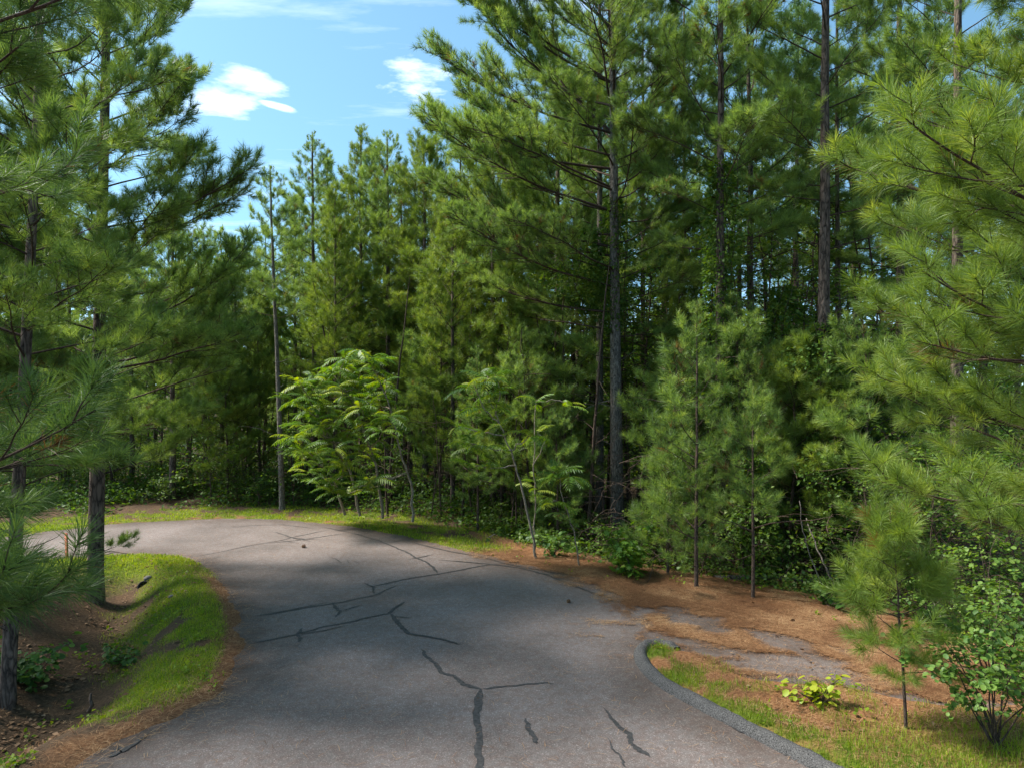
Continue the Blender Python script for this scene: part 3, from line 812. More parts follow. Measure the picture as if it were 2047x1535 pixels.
# ---- pines on the left
pine(190, None, 14.4, 17, 0.17, 2.6, [(2.5, 1.9), (5, 3.2), (8.5, 3.1), (12, 2.6), (16, 0.9)], 60, 'tall pine with thick trunk standing in the ditch bank beside the bright grass tongue', 'mid', 1, (0.25, 0.1),
     extra=[(2.55, 0.15, 0.15, 2.0), (4.7, -0.1, 0.05, 3.7), (5.6, 0.2, 0.08, 3.6), (7.3, 0.1, 0.22, 3.7), (7.0, -0.5, 0.12, 3.2), (8.8, -0.1, 0.45, 2.9), (3.4, 0.5, 0.0, 2.2), (6.2, -1.0, 0.1, 3.0), (1.0, -0.3, 0.05, 0.95)], wob=0.10)
pine(12, None, 9.9, 13.5, 0.105, 3.0, [(2.5, 1.5), (5, 2.2), (9, 1.9), (13, 0.6)], 52, 'slim leaning pine in the ditch at the left edge, dark stem', 'mid', 2, (0.6, 0.2), stubs=10)
pine(0, None, 3.6, 11, 0.13, 1.2, [(1, 1.2), (11, 0.8)], 10, 'pine beside the viewer whose long needle sprays hang into the left edge', 'near', 3, X=-4.9, azr=(2.2, 4.0),
     extra=[(5.25, 0.02, 0.12, 2.9), (5.5, 0.10, 0.08, 2.6), (4.55, -0.05, 0.10, 1.9), (5.0, 0.35, 0.1, 2.5), (2.95, -0.10, 0.05, 2.4), (3.35, 0.15, 0.0, 2.3), (2.5, 0.2, 0.10, 2.1), (6.0, 0.1, 0.02, 2.4), (3.1, 0.5, 0.0, 2.6), (4.7, 0.55, 0.0, 2.4), (2.9, 0.0, -0.32, 2.55), (3.05, -0.12, -0.34, 2.45), (2.5, -0.05, -0.15, 2.3)])
pine(-250, None, 12.5, 15, 0.15, 2.5, [(2.5, 2.2), (6, 3.0), (10, 2.4), (15, 0.5)], 40, 'pine half out of view behind the slim leaning pine', 'mid', 4)
pine(-45, None, 12.6, 9.5, 0.07, 1.3, [(1.2, 1.3), (4, 1.9), (8, 1.0), (9.5, 0.3)], 34, 'small bushy pine at the left edge behind the slim leaning pine', 'mid_dark', 5)

# ---- thin pines round the far bend
pine(565, None, 22.3, 10.9, 0.10, 6.0, [(6, 1.2), (8, 1.3), (10, 0.6), (10.9, 0.3)], 26, 'single thin pine with bare stem at the verge of the bend', 'mid', 6, (-0.38, 0), stubs=12, mat='bark_grey')
pine(628, None, 26.5, 13.3, 0.12, 3.2, [(3.2, 1.5), (6, 1.9), (9, 1.7), (12, 0.8), (13.3, 0.2)], 50, 'pointed pine, tallest spire to the right of the lone thin pine', 'mid', 7)
pine(722, None, 27.5, 14.0, 0.12, 3.0, [(3, 1.6), (7, 2.0), (11, 1.3), (14, 0.2)], 48, 'second pointed pine spire, narrow tip under the small clouds', 'mid_young', 8)
pine(775, None, 26.0, 13.2, 0.13, 3.0, [(3, 1.8), (7, 2.0), (11, 1.4), (13.2, 0.3)], 48, 'rounded pine top just right of the second spire', 'mid', 9)
pine(850, None, 25.0, 12.7, 0.13, 3.0, [(3, 2.0), (7, 2.2), (11, 1.3), (12.7, 0.4)], 48, 'pine tucked behind the long left boughs of the tall roadside pine', 'mid_young', 10)
pine(670, None, 24.5, 10.8, 0.09, 2.2, [(2, 1.6), (6, 1.7), (9, 1.0), (10.8, 0.3)], 40, 'pale green pine filling in between the two spires', 'mid_young', 11)
pine(410, None, 28.5, 9.9, 0.10, 2.5, [(2, 1.6), (6, 1.8), (9, 0.9), (9.9, 0.2)], 38, 'small spire far behind the bend, left of the sky gap', 'mid', 12)
pine(470, None, 25.5, 9.1, 0.10, 2.8, [(2, 1.8), (5, 2.0), (8, 1.1), (9.1, 0.3)], 38, 'dark low pine under the sky gap beyond the bend', 'mid_dark', 13)
pine(345, None, 24.0, 9.6, 0.12, 3.0, [(2, 2.0), (5, 2.4), (8, 1.6), (9.6, 0.3)], 40, 'dark spreading pine behind the far verge, right of the thick trunk', 'mid_dark', 14)

# ---- the tall roadside pines
pine(1235, -0.2, 19.6, 20, 0.20, 5.2, [(5, 3.0), (8, 4.0), (12, 4.6), (16, 3.2), (20, 0.6)], 54, 'tallest straight grey pine with bare trunk right of the sumacs', 'mid', 20, (-0.25, 0), bias=(LT, 0.22), mat='bark_grey', stubs=14, kill=lambda az, z: math.cos(az - FR) > 0.45 and z < 8.5,
     extra=[(6.2, 3.3, 0.0, 4.8), (6.9, 3.6, -0.02, 5.2), (8.0, 3.25, 0.0, 5.6), (9.0, 3.5, 0.02, 5.8), (10.2, 3.2, 0.06, 6.0), (11.2, 3.45, 0.12, 5.8), (11.2, 2.9, 0.7, 5.2), (12.6, 3.3, 0.3, 5.6), (13.6, 3.6, 0.4, 5.2), (4.9, 3.5, -0.05, 1.6), (9.6, 3.9, 0.0, 4.8), (7.4, 4.1, 0.0, 4.2)])
pine(1199, -0.3, 22.5, 19, 0.15, 7, [(7, 2.0), (12, 2.8), (19, 0.5)], 34, 'thinner grey pine standing tight against the left side of the tallest trunk', 'mid', 21, mat='bark_grey', wob=0.015)
pine(1115, -0.4, 25.5, 17, 0.16, 6.2, [(6, 2.2), (11, 2.8), (17, 0.5)], 40, 'pine left of the tallest trunk, stem half hidden by its boughs', 'mid', 22)
pine(1285, -0.5, 28, 20, 0.13, 8.5, [(8, 1.8), (14, 2.4), (20, 0.5)], 30, 'slender bare pine just right of the tallest trunk, farther back', 'mid', 23, stubs=12)
pine(1440, -0.4, 17.0, 18, 0.15, 6.6, [(6.6, 2.0), (10, 2.8), (14, 2.4), (18, 0.5)], 34, 'dark straight pine behind the tall roadside sapling, boughs high up', 'mid', 24, stubs=14, kill=lambda az, z: math.cos(az - FR) > 0.45 and z < 8.5)
pine(1645, -0.4, 16.4, 18, 0.185, 7.4, [(7, 1.8), (10, 2.6), (14, 2.4), (18, 0.5)], 30, 'thick dark trunk rising from the vine thicket', 'mid', 25, stubs=14, kill=lambda az, z: math.cos(az - FR) > 0.45 and z < 8.5)
pine(1675, -0.5, 20.0, 17, 0.11, 8.0, [(8, 1.6), (12, 2.0), (17, 0.5)], 26, 'thinner dark stem close right of the thick dark trunk', 'mid_dark', 26)
pine(1800, -0.5, 18.5, 18, 0.16, 6.8, [(7, 2.0), (12, 2.6), (18, 0.5)], 28, 'dark trunk partly covered by the right-hand boughs', 'mid', 27)
pine(1912, -0.5, 14.0, 17, 0.15, 5.6, [(5.6, 1.4), (10, 2.2), (17, 0.5)], 26, 'trunk seen against white sky behind the right-hand boughs', 'mid', 28, mat='bark')
pine(985, -0.3, 23.5, 15.0, 0.12, 2.2, [(2, 1.8), (6, 2.2), (11, 1.8), (15, 0.4)], 48, 'bushy pine filling the wall of green behind the middle sumac', 'mid_young', 29)
pine(905, -0.3, 22.0, 10.5, 0.09, 1.8, [(1.8, 1.6), (6, 1.9), (9, 1.0), (10.5, 0.3)], 42, 'smaller bright pine between the two sumac thickets', 'mid_young', 30)
pine(1365, -0.5, 24.0, 18, 0.12, 7.5, [(7, 2.0), (12, 2.4), (18, 0.5)], 28, 'pine with reddish bark deep behind the roadside sapling', 'mid', 31)

# ---- saplings at the edge of the woods on the right
pine(1392, None, 13.7, 5.6, 0.045, 0.35, [(0.3, 0.8), (1.0, 1.1), (2.5, 1.0), (4.2, 0.65), (5.6, 0.25)], 36, 'roadside pine sapling with soft needles and a thin red stem', 'sparse', 40, stubs=4, mat='bark_thin', elv=(0.05, 0.7), bias=(LT, 0.15), name='pine_sapling')
pine(1505, None, 13.0, 3.9, 0.038, 1.35, [(1.3, 0.7), (2.5, 0.9), (3.9, 0.2)], 22, 'second pine sapling on a bare reddish stem at the straw edge', 'sparse', 41, (0.02, 0), stubs=6, mat='bark_thin', name='pine_sapling')
pine(1335, None, 14.8, 2.6, 0.035, 0.3, [(0.2, 0.8), (1.5, 0.9), (3.0, 0.2)], 26, 'low bushy pine sapling leaning out behind the bright green bush', 'sparse', 42, stubs=0, mat='bark_thin', name='pine_sapling')
pine(1115, None, 18.6, 3.6, 0.04, 0.3, [(0.2, 0.8), (2, 1.0), (4.2, 0.2)], 30, 'young pine behind the leaning sumac stems', 'mid_dark', 43, stubs=0, mat='bark_thin', name='pine_sapling')
pine(955, None, 19.6, 5.2, 0.04, 0.8, [(0.6, 0.7), (2, 1.1), (5.2, 0.2)], 30, 'young pine left of the leaning sumac, foliage down to the verge', 'mid_dark', 44, stubs=0, mat='bark_thin', name='pine_sapling')
pine(1812, None, 8.0, 2.45, 0.022, 0.55, [(0.5, 0.45), (1.2, 0.55), (1.9, 0.40), (2.4, 0.15)], 19, 'small bright pine sapling growing by the side road in front', 'tuft', 45, (-0.07, 0.02), stubs=3, mat='bark_thin', elv=(0.1, 0.8), name='pine_sapling')

FILL = [(880, 22.2, 6.5, 'mid', 'rounded young pine right behind the wide sumac thicket'), (1000, 20.8, 7.5, 'mid_young', 'light green young pine above the leaning sumac'), (1060, 19.6, 6.0, 'mid', 'young pine behind the straight thin sumac'),
        (1130, 20.6, 8.0, 'mid', 'full young pine left of the two grey trunks'), (1368, 20.5, 8.5, 'mid_young', 'tall young pine right of the tallest grey trunk, behind the roadside sapling'),
        (1352, 17.4, 5.2, 'mid', 'young pine filling the gap left of the roadside sapling'), (1480, 16.6, 6.6, 'mid', 'young pine standing behind the second sapling'), (1575, 16.2, 5.6, 'mid_young', 'feathery young pine left of the vine thicket'),
        (520, 25.0, 7.0, 'mid_young', 'yellow-green young pine behind the lone thin stem'), (455, 24.0, 5.5, 'mid_young', 'bright young pine left of the lone thin stem'), (1730, 15.2, 6.5, 'mid', 'young pine in the shade behind the small bright sapling')]
for i, (px_, Y_, H_, k_, la_) in enumerate(FILL):
    pine(px_, None, Y_, H_, 0.05, 0.9, [(0.8, 0.9), (2.5, 1.5), (H_ * 0.7, 1.2), (H_, 0.25)], 30, la_, k_, 80 + i, (0.2 * math.sin(i * 2.1), 0.1), stubs=2, mat='bark_thin', name='young_pine', bias=(FR, 0.2), wob=0.12)

# ---- the big pine whose boughs come in from the right
pine(0, -0.2, 6.6, 15, 0.20, 1.3, [(1, 1.0), (15, 1.0)], 12, 'big light green pine reaching in from the right edge', 'near_young', 50, X=6.6, azr=(-0.8, 0.8),
     extra=[(2.85, LT + 0.05, 0.06, 3.1), (3.05, LT - 0.25, 0.03, 3.0), (2.7, LT + 0.35, 0.05, 2.6), (4.1, LT + 0.0, 0.05, 3.2), (4.3, LT + 0.3, 0.02, 3.0), (4.6, LT - 0.25, 0.08, 3.0), (3.8, LT - 0.1, 0.08, 2.6), (5.2, LT + 0.08, 0.05, 3.6), (5.4, LT - 0.18, 0.06, 3.5), (5.7, LT + 0.28, 0.05, 3.0),
            (4.95, LT - 0.5, 0.06, 3.2), (3.4, LT - 0.5, 0.0, 3.0), (5.0, LT + 0.55, 0.1, 2.5), (5.9, LT + 0.1, 0.08, 2.6)])

pine(0, None, 10.5, 13, 0.15, 5.2, [(5, 2.6), (8, 3.0), (11, 2.0), (13, 0.4)], 34, 'pine half outside the right edge with thin boughs against the white sky', 'mid_young', 51, X=9.2)

# ---- pines outside the left edge and behind the viewer, whose shade lies on the road
shade = [(-10.5, 7.0, 16), (-12.5, 2.0, 17), (-15.5, 9.8, 17), (-16.5, 4.5, 18), (-14.5, 12.8, 14), (-9.0, -2.0, 16)]
for i, (sx, sy, sh) in enumerate(shade):
    pine(0, None, sy, sh, 0.16, 2.2, [(2, 2.4), (7, 3.2), (11, 2.3), (sh, 0.4)], 17, 'one of the pines just outside the left edge that shade the road', 'mid_dark', 60 + i, X=sx, group='shading pines outside the left edge')

# ================================================================== broad-leaved plants
def leaves(g, P, D, size, r, tint=0.5, tv=0.2, flat=0.55, aspect=0.75):
    """kite-shaped folded leaves: blade from P along D"""
    P = np.asarray(P, float); D = norm(np.asarray(D, float)); n = len(P)
    if n == 0: return
    nrm = norm(np.array([[0, 0, 1.0]]) * flat * 2 + r.normal(0, 0.6, (n, 3)))
    S = norm(np.cross(D, nrm)); U = np.cross(S, D)
    s = (size * r.uniform(0.45, 1.3, n))[:, None]
    fold = 0.12 * s
    V = np.stack([P, P + D * s * 0.45 + S * s * aspect * 0.5 + U * fold, P + D * s, P + D * s * 0.45 - S * s * aspect * 0.5 + U * fold], 1).reshape(-1, 3)
    i = np.arange(n)[:, None] * 4
    Fc = np.concatenate([i + [[0, 1, 2]], i + [[0, 2, 3]]], 0)
    t = np.clip(tint + r.normal(0, tv, n), 0, 1)
    g.add(V, Fc, np.repeat(t, 4))


def broad_geo(r, H, cr, zc, limbs, leaf, lpt=9, rad=0.05, twigs=7, up=0.5, top=1.0, lean=(0, 0)):
    """a small broad-leaved tree: stem, limbs, twigs with two-ranked leaves"""
    wood = Geo(); fol = Geo()
    t = np.linspace(0, 1, 12); w = np.cumsum(r.normal(0, 0.10, (12, 2)), 0); w -= w[0]
    P = np.stack([lean[0] * t + w[:, 0] * t, lean[1] * t + w[:, 1] * t, H * t - 0.15 * (1 - t)], 1)
    tube(wood, P, rad * (1 - 0.85 * t) + 0.003, 6)
    LP = []; LD = []
    for i in range(limbs):
        z = zc + (H - zc) * (i + r.rand()) / limbs; f = z / H
        p = np.array([np.interp(f, t, P[:, 0]), np.interp(f, t, P[:, 1]), z])
        a = i * 2.4 + r.uniform(-0.5, 0.5); fr = (z - zc) / (H - zc)
        ln = cr * (0.55 + 0.6 * math.sin(math.pi * min(1, fr * 0.85 + 0.12))) * r.uniform(0.6, 1.1) * (1 - 0.55 * fr * top)
        lp = curve_pts(p, (math.cos(a), math.sin(a), up * r.uniform(0.3, 1.4)), ln, 6, (0, 0, r.uniform(-0.5, 0.2)), r, 0.14)
        tube(wood, lp, np.linspace(rad * 0.35, 0.004, 7), 4)
        for q in range(twigs):
            u = 0.2 + 0.8 * (q + r.rand()) / twigs * 0.99; f2 = u * 6; j = min(int(f2), 5)
            p2 = lp[j] + (lp[j + 1] - lp[j]) * (f2 - j); d2 = norm(lp[j + 1] - lp[j])
            dd = norm(d2 * 0.6 + np.cross(d2, (0, 0, 1)) * (1 if q % 2 else -1) * r.uniform(0.4, 1.0) + np.array((0, 0, r.uniform(-0.4, 0.4))))
            tl = ln * 0.30 * r.uniform(0.6, 1.2) + 0.12
            tp = curve_pts(p2, dd, tl, 3, (0, 0, r.uniform(-0.6, 0.1)), r, 0.12)
            tube(wood, tp, np.linspace(0.005, 0.002, 4), 3)
            m_ = max(3, int(lpt * r.uniform(0.7, 1.3)))
            for k in range(m_):
                v = (k + 0.7) / m_ * 3; jj = min(int(v), 2); pp = tp[jj] + (tp[jj + 1] - tp[jj]) * min(v - jj, 1)
                dl = norm(tp[jj + 1] - tp[jj]); sd2 = np.cross(dl, (0, 0, 1)) * (1 if k % 2 else -1)
                LP.append(pp + r.normal(0, 0.03, 3)); LD.append(dl * 0.6 + sd2 * r.uniform(0.5, 1.2) + (0, 0, r.uniform(-0.5, 0.15)))
    leaves(fol, LP, LD, leaf, r)
    return wood, fol


def proto(name, r, mat='leaf', bark='bark_thin', **kw):
    w, f = broad_geo(r, **kw)
    return w.mesh('trunk', M[bark], True), f.mesh('foliage', M[mat])


def put(name, pr, x, y, z, rz, s, label, cat, group=None, fname='foliage', tname='trunk'):
    root = bpy.data.objects.new(name, None); COL.objects.link(root); root.location = (x, y, z); root.rotation_euler = (0, 0, rz); root.scale = (s, s, s) if not hasattr(s, '__len__') else s
    root['label'] = label; root['category'] = cat
    if group: root['group'] = group
    link(tname, pr[0], root); link(fname, pr[1], root)
    return root


r = np.random.RandomState(77)
UNDER = [proto('understory', r, 'leaf', H=h, cr=c, zc=zc_, limbs=n_, leaf=0.10, lpt=8, twigs=8, rad=0.055) for h, c, zc_, n_ in ((8.5, 1.9, 1.6, 30), (7.0, 1.7, 1.0, 28), (10.0, 2.0, 2.5, 32), (6.0, 1.6, 0.6, 26), (9.0, 1.5, 3.0, 26))]
BUSH = [proto('bush', r, 'leaf', H=h, cr=c, zc=0.1, limbs=n_, leaf=0.085, lpt=8, twigs=6, rad=0.02, up=1.0, top=0.6) for h, c, n_ in ((1.6, 0.9, 16), (2.3, 1.1, 20), (1.1, 0.8, 14), (3.0, 1.2, 24))]

# far pines: whole crowns in one mesh each
FARP = []
for k in range(7):
    H_ = [14, 15, 13, 16, 12, 15, 14][k]; zc_ = [5, 6.5, 3.5, 7.5, 3, 2, 1.5][k]; ml = [2.0, 2.3, 1.8, 2.2, 1.7, 1.9, 1.8][k]
    wood = Geo(); fol = Geo()
    tp_ = np.linspace(0, 1, 14); Pt = np.stack([np.cumsum(r.normal(0, 0.03, 14)), np.cumsum(r.normal(0, 0.03, 14)), H_ * tp_ - 0.3 * (1 - tp_)], 1)
    tube(wood, Pt, 0.13 * (1 - 0.9 * tp_) + 0.006, 7)
    nb = int((H_ - zc_) * 5.5); a = 0
    for i in range(nb):
        u = (i + r.rand()) / nb; z = zc_ + (H_ - 0.2 - zc_) * u; a += 2.4 + r.uniform(-.4, .4)
        ln = ml * (0.65 + 0.7 * math.sin(math.pi * min(1, u * 0.8 + 0.1))) * (1 - 0.75 * u ** 1.6) * r.uniform(0.7, 1.15)
        wd, P_, D_ = bough_geo(r, max(ln, 0.3), 'far', 0.25, 0.85)
        el = 0.75 * u + r.uniform(-0.1, 0.1)
        Mx = np.array(Euler((r.uniform(-.5, .5), -el, a), 'XYZ').to_matrix()); o_ = np.array([np.interp(z / H_, tp_, Pt[:, 0]), np.interp(z / H_, tp_, Pt[:, 1]), z])
        V_, F_, T_ = wd.arr(); wood.add(V_ @ Mx.T + o_, F_, 0.5)
        needles(fol, P_ @ Mx.T + o_, D_ @ Mx.T, r=r, tint=0.5, **LOD['far'])
    needles(fol, [Pt[-1] - (0, 0, .1 * q) for q in range(8)], [(0, 0, 1)] * 8, r=r, tint=0.6, **LOD['far'])
    FARP.append((wood.mesh('trunk', M['bark']), fol.mesh('crown', M[['needle', 'needle_young', 'needle', 'needle_dark', 'needle_young', 'needle', 'needle_young'][k]])))

rp = random.Random(9)


def far_pine(px, Y, k, sc_, label, group):
    x = X_at(px, Y); return put('pine_tree', FARP[k], x, Y, gz1(x, Y), rp.uniform(0, 6.28), (sc_ * rp.uniform(0.9, 1.1), sc_ * rp.uniform(0.9, 1.1), sc_), label, 'pine tree', group, 'crown')


# woods beyond the bend on the left, under the sky gap: low
for i, (px, Y, k, s_) in enumerate([(-340, 24, 2, .95), (-240, 29, 0, 1), (-150, 25, 4, 1.0), (-60, 27, 5, 1.0), (20, 31, 6, 1.05), (70, 25, 4, .85), (140, 28, 5, .85), (200, 34, 6, .9), (262, 26.5, 4, .80), (310, 31, 6, .82), (375, 33, 4, .80), (440, 31, 5, .72), (500, 30, 4, .78), (530, 34, 5, .80), (120, 38, 5, 1.0), (30, 40, 0, 1.0), (250, 40, 6, .95), (350, 41, 5, .92), (440, 42, 6, .85), (520, 43, 5, .9)]):
    far_pine(px, Y, k, s_, 'pine in the woods across the road on the left, behind the far verge', 'pines across the road on the left')
for i, (px, Y, k, s_) in enumerate([(590, 30, 4, 0.90), (655, 33, 5, .98), (700, 31, 6, .93), (750, 32, 5, 1.0), (810, 30, 6, .95), (870, 29, 5, 1.0), (930, 27, 6, 1.0), (1000, 29, 5, 1.05), (1060, 31, 0, 1.1), (600, 38, 5, 1.0), (680, 40, 6, 1.05), (770, 41, 5, 1.1), (860, 38, 6, 1.1), (950, 36, 5, 1.15), (1040, 38, 1, 1.2), (895, 24.5, 4, 0.85), (1160, 33, 1, 1.25), (820, 26.5, 4, .88), (1090, 23.5, 4, .75), (1150, 27, 5, .9), (1000, 24.5, 4, .8)]):
    far_pine(px, Y, k, s_, 'close-grown pine in the wall of woods behind the far verge', 'pines behind the middle of the bend')
for i, (px, Y, k, s_) in enumerate([(1180, 30, 3, 1.2), (1255, 36, 1, 1.25), (1330, 32, 3, 1.15), (1400, 35, 0, 1.2), (1475, 28, 3, 1.15), (1530, 33, 1, 1.2), (1590, 26, 3, 1.15), (1640, 36, 0, 1.2), (1705, 29, 1, 1.2), (1760, 34, 3, 1.2), (1850, 26, 3, 1.1), (1880, 34, 0, 1.2), (1960, 29, 3, 1.2), (2030, 35, 1, 1.2), (2110, 26, 3, 1.1), (1500, 21.5, 3, 1.15), (1560, 40, 6, 1.1), (1340, 42, 6, 1.1), (1230, 44, 5, 1.1), (1450, 45, 6, 1.0)]):
    far_pine(px, Y, k, s_, 'high-crowned pine deep in the shaded woods on the right', 'pines deep in the woods on the right')

# understory
for i, (px, Y, k, s_) in enumerate([(1255, 24, 0, 1.05), (1330, 21.5, 1, 1.1), (1390, 25, 2, 1.0), (1475, 19, 1, 1.15), (1540, 22, 0, 1.1), (1600, 18.5, 3, 1.2), (1585, 24, 2, 1.1), (1670, 17.8, 1, 1.05), (1700, 21.5, 2, 1.1), (1750, 17.0, 3, 1.2), (1790, 23, 0, 1.1), (1860, 17.5, 1, 1.1), (1900, 22, 2, 1.1), (1975, 17, 0, 1.0), (2060, 19, 1, 1.1), (1180, 26.5, 0, 1.0), (1310, 28, 2, 1.1), (1430, 29, 0, 1.1), (1620, 29, 2, 1.1), (1740, 29, 0, 1.1), (1850, 30, 2, 1.2), (1980, 26, 0, 1.1), (1180, 23, 3, 1.0), (1290, 24.5, 3, 1.15), (1130, 21.5, 3, 0.7), (1420, 22, 3, 1.2), (1340, 26, 3, 1.3), (1240, 28, 3, 1.2), (1500, 25, 3, 1.3), (1060, 24, 3, .9), (1090, 26, 2, 1.0), (1140, 24.5, 4, 1.0), (1170, 28, 2, 1.2), (1215, 25.5, 4, 1.1), (1275, 22.5, 1, 1.25), (1310, 25.5, 2, 1.2), (1350, 23, 4, 1.15), (1380, 28, 2, 1.3), (1410, 20.5, 0, 1.05), (1460, 23.5, 2, 1.2), (1520, 19.5, 4, 1.1), (1555, 27, 2, 1.3), (1010, 27, 0, 1.0), (950, 25.5, 4, .9), (1690, 24, 0, 1.3), (1770, 20, 2, 1.1), (1640, 20, 0, 1.2), (1240, 31, 2, 1.3), (1330, 33, 0, 1.4), (1430, 34, 2, 1.4)]):
    x = X_at(px, Y); put('broadleaf_tree', UNDER[k], x, Y, gz1(x, Y), rp.uniform(0, 6.28), s_, ('slim leafy tree behind the thick dark trunk and its vine thicket' if px > 1560 else 'slim leafy tree between the tallest grey pine and the vine thicket'), 'leafy tree', 'leafy trees behind the vine thicket' if px > 1560 else 'leafy trees right of the tallest pine')
for i, (px, Y, k, s_) in enumerate([(20, 24, 1, .9), (130, 26, 3, 1.0), (225, 24.5, 3, .9), (320, 26, 1, .85), (420, 27, 3, .85), (500, 25.5, 3, .75), (455, 33, 0, .8), (300, 35, 0, .9), (150, 33, 0, 1.0), (60, 30, 1, 1.0), (620, 25, 3, .8), (-80, 24, 1, .9), (380, 29, 0, .8)]):
    x = X_at(px, Y); put('broadleaf_tree', UNDER[k], x, Y, gz1(x, Y), rp.uniform(0, 6.28), s_, 'small leafy tree under the pines across the road', 'leafy tree', 'leafy trees across the road on the left')

# bushes at the foot of the woods
for i in range(46):
    px = 1010 + i * 20 + rp.uniform(-14, 14); t = (px - 1010) / 900
    Y = (18.2 - 4.2 * min(1, t * 2.2)) + rp.uniform(0.4, 3.8) + (1.5 if px > 1560 else 0.4)
    x = X_at(px, Y); k = rp.choice([0, 0, 1, 2, 2]); s_ = rp.uniform(0.7, 1.1)
    if px < 1340: k = rp.choice([0, 2, 2]); s_ *= 0.75
    if px > 1900: Y = max(Y, 13); x = X_at(px, Y)
    put('bush', BUSH[k], x, Y, gz1(x, Y), rp.uniform(0, 6.28), s_, 'low leafy bush at the shaded foot of the woods behind the straw', 'bush', 'bushes at the foot of the woods on the right')
for i in range(44):
    px = -120 + i * 18.5 + rp.uniform(-14, 14); Y = rp.uniform(22.8, 29)
    x = X_at(px, Y); put('bush', BUSH[rp.choice([0, 2, 3, 1])], x, Y, gz1(x, Y), rp.uniform(0, 6.28), rp.uniform(0.7, 1.1), 'low bush at the foot of the woods across the far verge', 'bush', 'bushes along the far verge')

# leafy vines and thicket hung on stems
def vine(px, Y, z0, z1, rad_, n, label, seed, size=0.10, X=None):
    n = int(n * 1.5)
    r = np.random.RandomState(seed); wood = Geo(); fol = Geo(); LP = []; LD = []
    for q in range(5):
        a0 = r.uniform(0, 6.28); z = np.linspace(z0, z1, 24); a = a0 + z * r.uniform(-0.8, 0.8) + np.cumsum(r.normal(0, 0.12, 24))
        rr_ = 0.20 + rad_ * 0.35 * (vnoise(z, z * 0, 0.9, seed + q))
        tube(wood, np.stack([np.cos(a) * rr_, np.sin(a) * rr_, z], 1), 0.008, 3)
    zz = r.uniform(z0, z1, n); a = r.uniform(0, 6.28, n)
    lump = vnoise(zz, a * 1.2, 0.8, seed)
    ra = 0.16 + rad_ * (0.12 + 1.9 * lump ** 2.6) * r.uniform(0.3, 1.0, n) * np.interp(zz, [z0, z0 + 1.3, z1 - 1.5, z1], [0.8 if z0 < 0.5 else 0.0, 1, 1, 0.05])
    LP = np.stack([np.cos(a) * ra, np.sin(a) * ra, zz], 1)
    LD = np.stack([np.cos(a), np.sin(a), r.uniform(-0.9, 0.0, n)], 1) + r.normal(0, 0.4, (n, 3))
    leaves(fol, LP, LD, size, r, flat=0.4)
    x = X_at(px, Y) if X is None else X
    root = bpy.data.objects.new('vine', None); COL.objects.link(root); root.location = (x, Y, 0); root['label'] = label; root['category'] = 'vine'
    link('stem', wood.mesh('stem', M['twig']), root); link('foliage', fol.mesh('foliage', M['leaf']), root)


vine(1226, 19.7, 5.4, 9.2, 0.9, 1700, 'leafy vine climbing the middle of the tallest grey pine', 1)
vine(1175, 19.8, 6.0, 8.4, 1.4, 3000, 'vine mat spread over a bough left of the tallest trunk', 2)
vine(1440, 16.9, 2.2, 9.4, 0.75, 3800, 'vine wrapped round the dark pine behind the roadside sapling', 3)
vine(1645, 16.3, 0.0, 5.4, 1.3, 7500, 'dense vine thicket round the foot of the thick dark trunk', 4)
vine(1560, 18.0, 0.0, 6.5, 1.2, 6000, 'vine-smothered snag left of the thick dark trunk', 5)
vine(1750, 16.5, 0.0, 5.0, 1.3, 6000, 'vine thicket between the thick dark trunk and the right-hand boughs', 6)
vine(1505, 15.4, 0.0, 2.4, 0.9, 2500, 'low vine tangle behind the second sapling', 7)

# ground cover deep in the woods
n_ = 60000
rg = np.random.RandomState(3)
ux = rg.uniform(-34, 40, n_ * 2); uy = rg.uniform(15, 50, n_ * 2); usd = road_sd(ux, uy)
k_ = (rg.rand(n_ * 2) < ss(0.8, 2.6, usd) * ss(0.35, 0.6, fbm(ux, uy, 0.5, 88))) & (np.abs(ux) < uy * 0.85) & ~((uy < 17) & (ux < 0))
ux, uy = ux[k_][:n_], uy[k_][:n_]
uz = ground_z(ux, uy) + rg.rand(len(ux)) ** 1.5 * (0.3 + 3.2 * fbm(ux, uy, 0.8, 89) * ss(22, 32, uy))
fol = Geo(); leaves(fol, np.stack([ux, uy, uz], 1), rg.normal(size=(len(ux), 3)) * (1, 1, 0.4), 0.15, rg)
link('undergrowth', fol.mesh('undergrowth', M['leaf']), kind='stuff', label='dense leafy undergrowth on the floor of the woods', category='undergrowth')

# thin bare stems crowding the shade of the woods
STEM = []
for k in range(6):
    tm, _ = trunk_mesh(np.random.RandomState(200 + k), [4.5, 5.5, 6.5, 5, 7, 6][k], [0.03, 0.04, 0.05, 0.028, 0.06, 0.035][k], (rp.uniform(-.3, .3), rp.uniform(-.3, .3)), 0.12, 5, stubs=14, stub_z=(0.5, 4.4), mat='bark_thin', n=10, name='sapling')
    STEM.append(tm)
for i in range(95):
    if i < 60: px = rp.uniform(470, 1200); Y = rp.uniform(0, 8) + np.interp(px, [470, 800, 1200], [24, 21.6, 17.5])
    else: px = rp.uniform(1200, 1900); Y = rp.uniform(16.5, 25)
    x = X_at(px, Y); o = link('bare_sapling', STEM[i % 6], None, (x, Y, gz1(x, Y)), (rp.gauss(0, .09), rp.gauss(0, .09), rp.uniform(0, 6.28)), rp.uniform(0.6, 1.25))
    o['label'] = 'thin bare stem in the dark woods behind the verge' if i < 60 else 'thin bare stem in the dark woods behind the pine straw'
    o['category'] = 'sapling'; o['group'] = 'bare stems behind the verge' if i < 60 else 'bare stems behind the straw'

